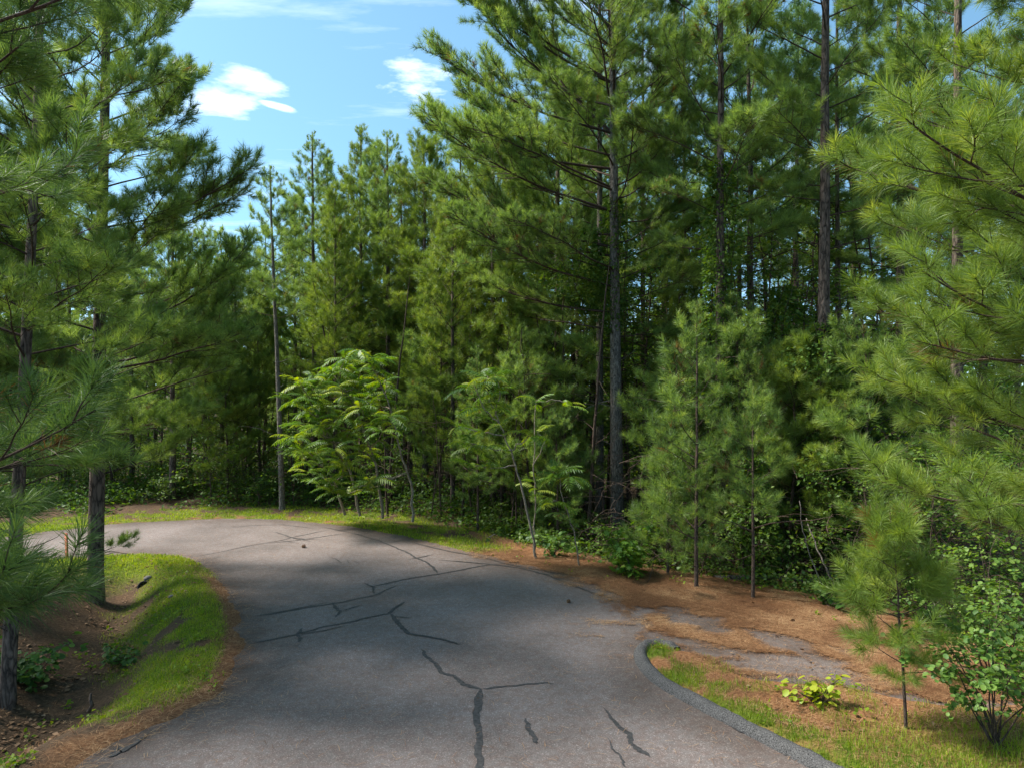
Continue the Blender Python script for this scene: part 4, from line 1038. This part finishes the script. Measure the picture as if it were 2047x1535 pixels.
# ------------------------------------------------------------------ sumacs
FROND = []
for k in range(5):
    r = np.random.RandomState(300 + k); g = Geo(); Lf = 0.55
    rp_ = curve_pts((0, 0, 0), (1, 0, 0.45), Lf, 10, (0.1, r.normal(0, 0.2), -1.0 - 0.3 * r.rand()), r, 0.02)
    tube(g, rp_, np.linspace(0.004, 0.0015, 11), 3, 0.9)
    LP = []; LD = []; sz = []
    for j in range(10):
        u = 0.14 + 0.84 * j / 9; f = u * 10; jj = min(int(f), 9); p = rp_[jj] + (rp_[jj + 1] - rp_[jj]) * (f - jj); d = norm(rp_[jj + 1] - rp_[jj])
        side = norm(np.cross(d, (0, 0, 1)))
        for s_ in (-1, 1):
            LP.append(p); LD.append(d * 0.45 + side * s_ + (0, 0, -0.35 + 0.1 * r.normal()))
            sz.append(0.125 * (0.55 + 0.6 * math.sin(math.pi * (0.12 + 0.80 * u))))
    LP.append(rp_[-1]); LD.append(rp_[-1] - rp_[-2]); sz.append(0.09)
    LP = np.array(LP); LD = norm(np.array(LD)); sz = np.array(sz)
    nrm = np.tile((0, 0, 1.0), (len(LP), 1)); S = norm(np.cross(LD, nrm)); U = np.cross(S, LD); s = sz[:, None]
    V = np.stack([LP, LP + LD * s * .35 + S * s * .16 + U * s * .05, LP + LD * s * .35 - S * s * .16 + U * s * .05, LP + LD * s - np.array([[0, 0, 1.]]) * s * .15], 1).reshape(-1, 3)
    i = np.arange(len(LP))[:, None] * 4
    g.add(V, np.concatenate([i + [[0, 1, 3]], i + [[0, 3, 2]]], 0), np.repeat(np.clip(r.normal(0.45, 0.1, len(LP)), 0, 1), 4))
    FROND.append(g.mesh('leaf', M['sumac']))


def sumac(label, base, stems, seed, fr=8, size=1.0):
    """stems: list of point lists (px, py, Y) from the foot up; a rosette of compound leaves crowns each stem and its upper knots"""
    r = np.random.RandomState(seed)
    bx, by = X_at(base[0], base[1]), base[1]
    root = bpy.data.objects.new('sumac_tree', None); COL.objects.link(root); root.location = (bx, by, gz1(bx, by)); root['label'] = label; root['category'] = 'sumac'
    o = np.array((bx, by, gz1(bx, by)))
    for st in stems:
        P = np.array([(X_at(p[0], p[2]), p[2], Z_at(p[1], p[2])) for p in st['p']]) - o
        g = Geo(); Q = []
        for i in range(len(P) - 1):
            for k in range(4): Q.append(P[i] + (P[i + 1] - P[i]) * k / 4 + (r.normal(0, 0.02, 3) if k else 0))
        Q.append(P[-1]); Q = np.array(Q)
        tube(g, Q, np.linspace(st.get('r', 0.03), 0.010, len(Q)), 6)
        link('stem', g.mesh('stem', M['bark_sumac'], True), root)
        for kn in st.get('knots', [1.0]):
            f = kn * (len(Q) - 1); j = min(int(f), len(Q) - 2); p = Q[j] + (Q[j + 1] - Q[j]) * (f - j)
            n = int(fr * r.uniform(0.8, 1.2)) if kn > 0.95 else max(3, fr // 2)
            a0 = r.uniform(0, 6.28)
            for q in range(n):
                s_ = size * r.uniform(0.75, 1.15)
                lf = link('leaf', FROND[r.randint(5)], root, p - (0, 0, r.uniform(0, 0.12)), (r.uniform(-.3, .3), -r.uniform(-0.3, 0.75), a0 + q * 2.4 + r.uniform(-.3, .3)), s_)


def st(r_, *p, knots=(1.0,)): return {'p': p, 'r': r_, 'knots': knots}


MAINS = [[(825, 1042, 19.8), (822, 965, 19.8), (800, 900, 19.6), (775, 800, 19.4), (745, 725, 19.3)], [(765, 1035, 20.2), (752, 930, 19.9), (715, 820, 19.5), (672, 745, 19.2)],
         [(720, 1030, 20.4), (700, 940, 20.0), (655, 860, 19.5), (612, 790, 19.1)], [(690, 1028, 20.6), (668, 960, 20.2), (625, 905, 19.6)]]
stems = [st(0.045, *m_, knots=(1.0,)) for m_ in MAINS]
rq = np.random.RandomState(5)
tips = [(600, 765), (590, 800), (625, 750), (660, 735), (690, 715), (720, 700), (745, 715), (640, 790), (680, 770), (720, 750), (605, 845), (640, 850), (680, 830), (720, 810), (755, 790), (600, 900), (635, 905), (670, 895), (590, 870), (650, 950), (690, 930), (730, 900), (765, 860), (700, 985), (615, 940), (665, 980), (780, 830), (740, 960), (770, 760), (655, 815), (700, 860), (700, 790), (620, 820), (740, 850)]
samp = [tuple(np.array(m_[i]) * (1 - k / 6) + np.array(m_[i + 1]) * k / 6) for m_ in MAINS for i in range(len(m_) - 1) for k in range(6)]
for (tx, ty) in tips:
    Yt = 18.9 + rq.uniform(-1.0, 1.1)
    c_ = [q for q in samp if q[1] > ty + 25 and q[1] < 985] or [samp[8]]
    q = min(c_, key=lambda q: math.hypot(q[0] - tx, q[1] - ty))
    stems.append(st(0.018, q, ((tx + q[0]) / 2 + rq.uniform(-8, 8), (ty + q[1]) / 2 + 8, (Yt + q[2]) / 2), (tx, ty, Yt), knots=(0.6, 1.0)))
sumac('wide sumac thicket with yellowing leaf tips left of the woods, leaning out over the verge', (825, 19.8), stems, 1, 8, 1.1)
sumac('tall leaning sumac with a crooked pale stem before the dark woods', (1072, 16.0), [
    st(0.035, (1072, 1118, 16.0), (1058, 1040, 15.9), (1040, 960, 15.8), (1022, 900, 15.7), (1000, 850, 15.6), (975, 790, 15.5), knots=(0.8, 0.9, 1.0)),
    st(0.02, (1022, 900, 15.7), (980, 895, 15.4), (940, 885, 15.2), knots=(0.6, 1.0)), st(0.018, (1010, 870, 15.6), (965, 865, 15.3), (915, 850, 15.1), knots=(0.5, 1.0)),
    st(0.018, (1030, 930, 15.7), (985, 935, 15.3), (950, 930, 15.2), knots=(0.6, 1.0)), st(0.016, (1000, 850, 15.6), (970, 820, 15.3), (948, 770, 15.3), knots=(0.6, 1.0)),
    st(0.016, (990, 830, 15.6), (1000, 790, 15.5), (990, 750, 15.5)), st(0.016, (1022, 900, 15.7), (1050, 880, 15.6), (1062, 868, 15.5)), st(0.014, (975, 790, 15.5), (970, 770, 15.4), (975, 752, 15.4))], 2, 7, 1.1)
sumac('straight thin sumac beside the leaning one, crown of few leaves', (1066, 16.3), [
    st(0.022, (1068, 1105, 16.4), (1071, 1000, 16.3), (1066, 930, 16.2), (1072, 800, 16.2), knots=(0.45, 0.55, 1.0)), st(0.012, (1066, 930, 16.2), (1090, 880, 16.0), (1075, 862, 16.0)), st(0.012, (1072, 800, 16.2), (1110, 800, 16.1), (1140, 805, 16.1))], 3, 6, 0.9)
sumac('low sumac with one big fan of leaves right of the leaning stems', (1155, 15.4), [
    st(0.02, (1158, 1135, 15.4), (1148, 1060, 15.2), (1128, 1010, 15.0), (1112, 945, 14.9), knots=(0.55, 1.0)), st(0.012, (1128, 1010, 15.0), (1105, 1000, 14.8), knots=(1.0,)), st(0.012, (1120, 970, 15.0), (1140, 950, 14.8))], 4, 7, 1.05)

# ------------------------------------------------------------------ far-off woods closing the view
n_ = 70000
rg = np.random.RandomState(31)
th = rg.uniform(-0.75, 0.80, n_); rd = rg.uniform(48, 80, n_); fx = np.tan(th) * rd; fy = rd
top = 5.5 + 5.0 * fbm(fx, fy, 0.12, 5) + 1.5 * fbm(fx, fy, 0.5, 6)
fz = -2.5 + rg.rand(n_) ** 0.9 * (top + 2.5)
fol = Geo(); leaves(fol, np.stack([fx, fy, fz], 1), rg.normal(size=(n_, 3)), 0.55, rg, tint=0.35, flat=0.2)
link('distant_woods', fol.mesh('distant_woods', M['leaf']), kind='stuff', label='far mass of woods seen between the trunks', category='woods')

n_ = 60000
th = np.arctan(rg.uniform(-0.33, 0.72, n_)); rd = rg.uniform(31, 46, n_); fx = np.tan(th) * rd; fy = rd
top = 5.0 + 5.5 * fbm(fx, fy, 0.28, 15) * ss(-12, 0, fx)
fz = -1.5 + rg.rand(n_) * (top + 1.5)
ok = vnoise(fx * 1.0, fz * 1.3 + fy * 0.4, 0.75, 77) > 0.33
fol = Geo(); leaves(fol, np.stack([fx, fy, fz], 1)[ok], rg.normal(size=(int(ok.sum()), 3)), 0.26, rg, tint=0.45, flat=0.3)
link('woodland_foliage', fol.mesh('woodland_foliage', M['leaf']), kind='stuff', label='leafy mid-storey massed between the far trunks', category='foliage')

# brush and hanging dead twigs in the shade behind the straw
g = Geo(); r = np.random.RandomState(41)
for i in range(520):
    px = r.uniform(1180, 1960); Y = r.uniform(14.6, 19.5) if px < 1700 else r.uniform(13.0, 17)
    x = X_at(px, Y); z = gz1(x, Y) + r.uniform(0, 2.6) ** 1.0 * (1 if r.rand() < .6 else .3)
    P = curve_pts((x, Y, z), (r.normal(), r.normal() * .5, r.uniform(-0.6, 1.0)), r.uniform(0.6, 2.2), 7, (r.normal(0, .8), r.normal(0, .8), r.uniform(-1.6, 0.2)), r, 0.22)
    P[:, 2] = np.maximum(P[:, 2], gz1(x, Y) + 0.02)
    tube(g, P, np.linspace(0.010, 0.003, 8) * r.uniform(0.5, 1.3), 3)
link('brushwood', g.mesh('brushwood', M['bark_thin']), kind='stuff', label='brown tangle of dead twigs in the shade behind the pine straw', category='brushwood')


def stick(name, pts, rad, mat, label, cat):
    P = np.array([(X_at(p[0], p[2]), p[2], Z_at(p[1], p[2])) for p in pts]); g = Geo(); Q = []
    r = np.random.RandomState(len(label))
    for i in range(len(P) - 1):
        for k in range(5): Q.append(P[i] + (P[i + 1] - P[i]) * k / 5 + r.normal(0, 0.012, 3))
    Q.append(P[-1]); Q = np.array(Q); c = Q[0].copy()
    tube(g, Q - c, np.linspace(rad, rad * 0.5, len(Q)), 6, cap=True)
    return link(name, g.mesh(name, M[mat], True), loc=tuple(c), label=label, category=cat)


stick('dead_stem', [(1672, 1178, 13.6), (1640, 1110, 14.0), (1612, 1035, 14.4)], 0.022, 'bark_grey', 'slanting dead grey stem before the vine thicket', 'dead stem')
stick('dead_stem', [(1652, 1180, 13.5), (1622, 1120, 13.6), (1604, 1060, 13.8), (1598, 1000, 14.0)], 0.014, 'bark_grey', 'thinner crooked dead stem left of the slanting one', 'dead stem')
stick('dead_stem', [(1905, 1270, 11.4), (1870, 1210, 11.6), (1845, 1175, 11.8)], 0.018, 'bark_grey', 'dead stem leaning behind the leafy shrub at the side road', 'dead stem')
stick('fallen_branch', [(958, 1083, 18.4), (975, 1075, 18.2), (990, 1067, 18.0)], 0.02, 'deadwood', 'pale broken branch lying on the verge at the dark woods edge', 'branch')
stick('fallen_log', [(1430, 1158, 14.8), (1530, 1153, 15.2), (1640, 1160, 15.4)], 0.09, 'bark_grey', 'rotting log lying in the shade behind the two saplings', 'log')
stick('stub', [(181, 1424, 9.45), (182, 1385, 9.45)], 0.03, 'bark', 'short dark broken stub standing in the ditch', 'stump')

# survey stake by the thick trunk
x, Y = X_at(134, 15.9), 15.9
g = Geo(); hz_ = 0.62; w_ = 0.028
V = [(-w_, -w_ / 2, -.1), (w_, -w_ / 2, -.1), (w_, w_ / 2, -.1), (-w_, w_ / 2, -.1), (-w_, -w_ / 2, hz_), (w_, -w_ / 2, hz_), (w_, w_ / 2, hz_ - .02), (-w_, w_ / 2, hz_ - .02)]
Fb = [(0, 1, 5), (0, 5, 4), (1, 2, 6), (1, 6, 5), (2, 3, 7), (2, 7, 6), (3, 0, 4), (3, 4, 7), (4, 5, 6), (4, 6, 7)]
g.add(V, Fb)
link('marker_stake', g.mesh('marker_stake', M['stake']), loc=(x, Y, gz1(x, Y)), rot=(0.03, -0.02, 0.2), label='small red-brown wooden stake in the bright grass left of the thick trunk', category='stake')

# culvert mouth and stone in the ditch head
g = Geo(); k = 18; P0 = []
for j in range(k):
    a = j / k * 2 * math.pi
    P0 += [(math.cos(a) * .21, 0, math.sin(a) * .21), (math.cos(a) * .18, 0, math.sin(a) * .18), (math.cos(a) * .18, .4, math.sin(a) * .18), (math.cos(a) * .21, .4, math.sin(a) * .21)]
Fq = []
for j in range(k):
    a, b = j * 4, ((j + 1) % k) * 4
    for u, v in ((0, 1), (1, 2), (2, 3), (3, 0)): Fq += [(a + u, b + u, b + v), (a + u, b + v, a + v)]
g.add(P0, Fq)
x, Y = gpt(274, 1192, -0.42); zc_ = gz1(x, Y)
link('culvert_pipe', g.mesh('culvert_pipe', M['pipe'], True), loc=(x - 0.05, Y + 0.35, gz1(x - 0.05, Y + 0.35) - 0.03), rot=(-0.25, 0, 0.1), scale=0.62, label='dark mouth of a drain pipe at the head of the ditch', category='pipe')


def rock(name, px, py, zz, s, label, cat, mat, seed, sq=(1, 0.8, 0.6)):
    r = np.random.RandomState(seed); g = Geo()
    nth, nph = 8, 6; V = []
    for i in range(nph + 1):
        ph = math.pi * i / nph
        for j in range(nth):
            a = 2 * math.pi * j / nth; q = 1 + r.normal(0, .10)
            V.append((math.sin(ph) * math.cos(a) * q * s * sq[0], math.sin(ph) * math.sin(a) * q * s * sq[1], math.cos(ph) * s * sq[2]))
    Fq = []
    for i in range(nph):
        for j in range(nth):
            a = i * nth + j; b = i * nth + (j + 1) % nth
            Fq += [(a, a + nth, b + nth), (a, b + nth, b)]
    g.add(V, Fq); x, Y = gpt(px, py, zz)
    return link(name, g.mesh(name, M[mat]), loc=(x, Y, max(gz1(x, Y), 0 if zz == 0 else -9) + s * sq[2] * 0.45), rot=(0, 0, r.uniform(0, 6)), label=label, category=cat)


rock('stone', 296, 1166, -0.3, 0.10, 'grey stone at the head of the ditch above the drain pipe', 'stone', 'stone', 1)
rock('stone', 343, 1211, -0.3, 0.06, 'small dark stone halfway down the ditch bank', 'stone', 'stone', 2)
for i, (px, py, la) in enumerate([(607, 1094, 'pine cone lying on the sunlit part of the road'), (1137, 1204, 'brown pine cone on the road before the straw'), (1585, 1244, 'dark pine cone on the orange straw')]):
    g = Geo(); r = np.random.RandomState(i + 60)
    Vb = []; s = 0.032 + 0.012 * (i == 0)
    for q in range(60):        # overlapping scales round a tapering body
        t = q / 60; a = q * 2.4; rr_ = s * math.sin(math.pi * (0.12 + 0.8 * t)) ** 0.8; zz = s * 2.0 * (t - 0.5)
        c = np.array((math.cos(a) * rr_, math.sin(a) * rr_, zz)); ou = np.array((math.cos(a), math.sin(a), 0.5)) * s * 0.35; sd3 = np.array((-math.sin(a), math.cos(a), 0)) * s * 0.28
        g.add([c - ou * .9 - sd3, c - ou * .9 + sd3, c + ou + sd3 * .6, c + ou - sd3 * .6], [(0, 1, 2), (0, 2, 3)])
    x, Y = gpt(px, py); link('pine_cone', g.mesh('pine_cone', M['stone'] if i == 9 else M['dead_leaf']), loc=(x, Y, max(0, gz1(x, Y)) + s * 0.8), rot=(1.35, 0, r.uniform(0, 6)), label=la, category='pine cone')

# fallen broad leaves in the ditch and at the edge of the woods
def dl(x, y):
    sd = road_sd(x, y); d = polydist(x, y, ditch, False)
    return np.where(x < -3, ss(1.5, 0.3, d) * 0.8 + 0.12 * (sd > 0.4), 0.10 * (sd > 0.5) + 0.05 * (polydist(x, y, straw_poly) < 0)) * ss(0.35, 0.6, fbm(x, y, 1.6, 15))


x, y = scatter(7000, -11, 12, 6.8, 19, dl, 21)
r = np.random.RandomState(5); g = Geo()
leaves(g, np.stack([x, y, np.maximum(ground_z(x, y), np.where(road_sd(x, y) < .3, 0.01, -9)) + 0.015], 1), r.normal(size=(len(x), 3)) * (1, 1, .15), 0.075, r, flat=1.6)
link('fallen_leaves', g.mesh('fallen_leaves', M['dead_leaf']), kind='stuff', label='dry brown leaves lying in the ditch and under the trees', category='leaves')

# ------------------------------------------------------------------ plants whose single leaves can be told apart
def lobed(k, lob, n=5):
    """a leaf of n pointed lobes (n=1: heart-shaped), tip along +X, slightly cupped"""
    V = [(0, 0, 0)]; m_ = n * 2 + 1 if n > 1 else 8
    if n > 1:
        for j in range(m_):
            a = -2.3 + 4.6 * j / (m_ - 1); rr_ = (0.55 if j % 2 == 0 else 1.0) * (1 - 0.25 * abs(a) / 2.3)
            V.append((0.35 + 0.65 * rr_ * math.cos(a), 0.6 * rr_ * math.sin(a), -0.12 * rr_ * rr_ + 0.05 * abs(math.sin(a))))
    else:
        for j in range(m_):
            t = j / (m_ - 1); a = -2.9 + 5.8 * t
            rr_ = 0.5 * (1 + 0.35 * math.cos(a)); V.append((0.42 + rr_ * math.cos(a) * 1.05, rr_ * math.sin(a) * 0.85, 0.10 * abs(math.sin(a)) - 0.10 * max(0, math.cos(a))))
    Fq = [(0, j, j + 1) for j in range(1, m_)]
    return np.array(V), Fq


def leaf_plant(name, label, cat, px, Y, H, spread, nst, mat, leaf, nobj, nbulk, seed, n=5, lean=(0, 0), bark='bark_thin', rad=0.010, z0=0.15):
    r = np.random.RandomState(seed); x = X_at(px, Y); zb = gz1(x, Y)
    root = bpy.data.objects.new(name, None); COL.objects.link(root); root.location = (x, Y, zb); root['label'] = label; root['category'] = cat
    wood = Geo(); S = []
    for i in range(nst):
        a = i * 2.4 + r.uniform(-.4, .4); h = H * r.uniform(0.6, 1.0); o = spread * r.uniform(0.3, 1.0)
        P = curve_pts((r.normal(0, .02), r.normal(0, .02), -0.03), (math.cos(a) * o + lean[0], math.sin(a) * o + lean[1], h), math.hypot(h, o), 9, (math.cos(a) * .4, math.sin(a) * .4, -0.25), r, 0.10)
        tube(wood, P, np.linspace(rad, rad * 0.25, 10), 5)
        for q in range(9):
            u = z0 + (1 - z0) * (q + r.rand()) / 9; f = min(u * 9, 8.99); j = int(f); p = P[j] + (P[j + 1] - P[j]) * (f - j)
            a2 = r.uniform(0, 6.28); T = curve_pts(p, (math.cos(a2), math.sin(a2), r.uniform(-.1, .8)), spread * r.uniform(0.2, 0.55), 5, (0, 0, -0.5), r, .12)
            tube(wood, T, np.linspace(rad * .35, rad * .12, 6), 3); S += [(T[k] * (1 - w) + T[k + 1] * w, T[k + 1] - T[k]) for k in range(1, 5) for w in (0.1, 0.6)]
        S.append((P[-1], P[-1] - P[-2]))
    link('stem', wood.mesh('stem', M[bark], True), root)
    pr = []
    for k in range(3):
        V, Fq = lobed(k, 0, n); V = V * leaf; g = Geo(); g.add(V, Fq, [0.3, 0.5, 0.75][k]); pr.append((g.mesh('leaf', M[mat]), V, Fq))

    def pose():
        p, d = S[r.randint(len(S))]
        a = math.atan2(d[1], d[0]) + r.normal(0, 0.9); return p + r.normal(0, leaf * .5, 3), Euler((r.normal(0, .35), r.uniform(-.1, .8), a), 'XYZ'), r.uniform(.65, 1.2)
    for i in range(nobj):
        p, e, s_ = pose(); link('leaf', pr[r.randint(3)][0], root, p, e, s_)
    if nbulk:
        g = Geo()
        for i in range(nbulk):
            p, e, s_ = pose(); _, V, Fq = pr[0]; g.add(V @ np.array(e.to_matrix()).T * s_ + p, Fq, float(np.clip(r.normal(.5, .2), 0, 1)))
        link('foliage', g.mesh('foliage', M[mat]), root, kind='stuff')
    return root


M['sweet_leaf'] = leaf_mat('shrub_leaf', (0.045, 0.11, 0.022), (0.085, 0.175, 0.032), (0.17, 0.27, 0.05), 0.38, 0.5, 0.3, 0.9)
leaf_plant('bush', 'bright green sweetgum bush at the road edge below the tallest grey pine', 'bush', 1262, 14.7, 1.35, 0.62, 8, 'bright_leaf', 0.14, 280, 300, 1, 5, z0=0.05)
leaf_plant('bush', 'lime-yellow seedling vine clump behind the kerb', 'plant', 1640, 8.6, 0.42, 0.22, 7, 'lime_leaf', 0.088, 110, 0, 2, 1)
leaf_plant('shrub', 'leafy shrub with small round leaves overhanging the lower right corner', 'shrub', 1990, 7.6, 2.05, 0.85, 13, 'sweet_leaf', 0.055, 300, 2000, 3, 1, z0=0.35, lean=(-0.1, 0))
leaf_plant('shrub', 'second leafy shrub behind the one in the lower right corner', 'shrub', 1985, 9.4, 2.3, 1.0, 12, 'sweet_leaf', 0.058, 250, 2200, 4, 1, z0=0.2)
leaf_plant('bush', 'pale green low plant at the foot of the two sumacs', 'bush', 1105, 16.3, 0.7, 0.5, 6, 'sweet_leaf', 0.11, 120, 0, 5, 1, z0=0.1)
leaf_plant('bush', 'small leafy sprout between straw and the thick dark trunk', 'bush', 1660, 12.6, 0.5, 0.4, 5, 'sweet_leaf', 0.12, 70, 0, 6, 1, z0=0.1)
leaf_plant('bush', 'low creeper clump in the dim ditch at the left edge', 'bush', 60, 10.6, 0.75, 0.6, 7, 'sweet_leaf', 0.10, 120, 200, 7, 1, z0=0.1)
leaf_plant('bush', 'low weeds at the foot of the thick trunk on the left', 'bush', 250, 11.6, 0.35, 0.5, 6, 'sweet_leaf', 0.08, 100, 100, 8, 1, z0=0.1)

# dark thicket behind the lower right shrubs
for i, (px, Y, k, s_) in enumerate([(1740, 13.0, 3, 0.8), (1790, 12.6, 1, 0.9), (1850, 12.2, 3, 0.85), (1910, 12.0, 3, 0.9), (1970, 11.6, 1, 1.0), (2040, 11.4, 3, 0.9), (1700, 14.2, 3, 0.9), (1880, 13.6, 3, 1.1), (1990, 13.4, 3, 1.1), (1810, 14.6, 3, 1.1), (2090, 12.6, 3, 1.1), (1760, 15.4, 3, 1.2)]):
    x = X_at(px, Y); put('bush', BUSH[k], x, Y, gz1(x, Y), rp.uniform(0, 6.28), s_, 'leafy bush in the dark thicket behind the small bright pine sapling', 'bush', 'thicket behind the small bright sapling')
x = X_at(775, 21.0); put('broadleaf_tree', UNDER[3], x, 21.0, gz1(x, 21), 1.0, 0.72, 'low spreading leafy tree tucked in beside the sumac thicket', 'leafy tree')

# sprigs of green and weeds on verge and straw
def wd(x, y):
    sd = road_sd(x, y); return ss(0.62, 0.72, fbm(x, y, 2.2, 130, 2)) * (sd > 0.1) * np.where(x > 0, 0.5, 0.9) * ss(4, 2, sd)


x, y = scatter(2600, -11, 9, 7, 21, wd, 51)
r = np.random.RandomState(8); g = Geo(); X3 = np.repeat(np.stack([x, y, ground_z(x, y)], 1), 5, 0)
leaves(g, X3 + r.uniform(-.05, .05, X3.shape) + (0, 0, .05), r.normal(size=X3.shape) * (1, 1, .3) + (0, 0, .3), 0.06, r)
link('weeds', g.mesh('weeds', M['grass']), kind='stuff', label='small green weeds scattered over bank and verge', category='weeds')

# dry seed stalks and dead blades among the green
n_ = 40000
rg = np.random.RandomState(71)
ux = rg.uniform(-24, 2, n_ * 3); uy = rg.uniform(17, 30, n_ * 3); usd = road_sd(ux, uy)
k_ = (rg.rand(n_ * 3) < ss(1.7, 2.6, usd) * ss(8, 5, usd) * ss(0.30, 0.5, fbm(ux, uy, 0.7, 98))) & (uy > 20 - ux * 0.0 - 5 * ss(-6, 1, ux))
ux, uy = ux[k_][:n_], uy[k_][:n_]
uz = ground_z(ux, uy) + rg.rand(len(ux)) ** 1.3 * (0.15 + 1.3 * fbm(ux, uy, 0.9, 99)) * ss(1.5, 3.5, usd[k_][:n_])
fol = Geo(); leaves(fol, np.stack([ux, uy, uz], 1), rg.normal(size=(len(ux), 3)) * (1, 1, 0.4), 0.11, rg)
link('verge_weeds', fol.mesh('verge_weeds', M['leaf']), kind='stuff', label='low leafy weeds between the far verge and the woods', category='weeds')
x, y = scatter(9000, -12, 9, 6.8, 22, lambda x, y: (np.where(road_sd(x, y) > 0.05, 1.0, 0.0)) * np.clip(grass_mask(x, y, road_sd(x, y)) * 0.5 + ss(1.8, 0.3, road_sd(x, y)) * 0.25, 0, 1), 61)
blades('dry_grass', x, y, ground_z(x, y), 0.13, 0.005, 62, M['dry'], 'dead straw-coloured blades mixed into the grass', spread=0.8)

n_ = 16000
rg = np.random.RandomState(171)
ux = rg.uniform(0, 14, n_ * 4); uy = rg.uniform(10, 20, n_ * 4); usd = road_sd(ux, uy)
k_ = (rg.rand(n_ * 4) < ss(0.9, 2.0, usd) * ss(5, 3, usd) * ss(0.42, 0.6, fbm(ux, uy, 0.9, 198))) & (polydist(ux, uy, verge_poly) > 0.3)
ux, uy = ux[k_][:n_], uy[k_][:n_]
uz = ground_z(ux, uy) + rg.rand(len(ux)) ** 1.3 * (0.08 + 0.55 * fbm(ux, uy, 1.5, 199))
fol = Geo(); leaves(fol, np.stack([ux, uy, uz], 1), rg.normal(size=(len(ux), 3)) * (1, 1, 0.4), 0.085, rg)
link('woodland_weeds', fol.mesh('woodland_weeds', M['leaf']), kind='stuff', label='low leafy weeds where the straw meets the shaded woods', category='weeds')
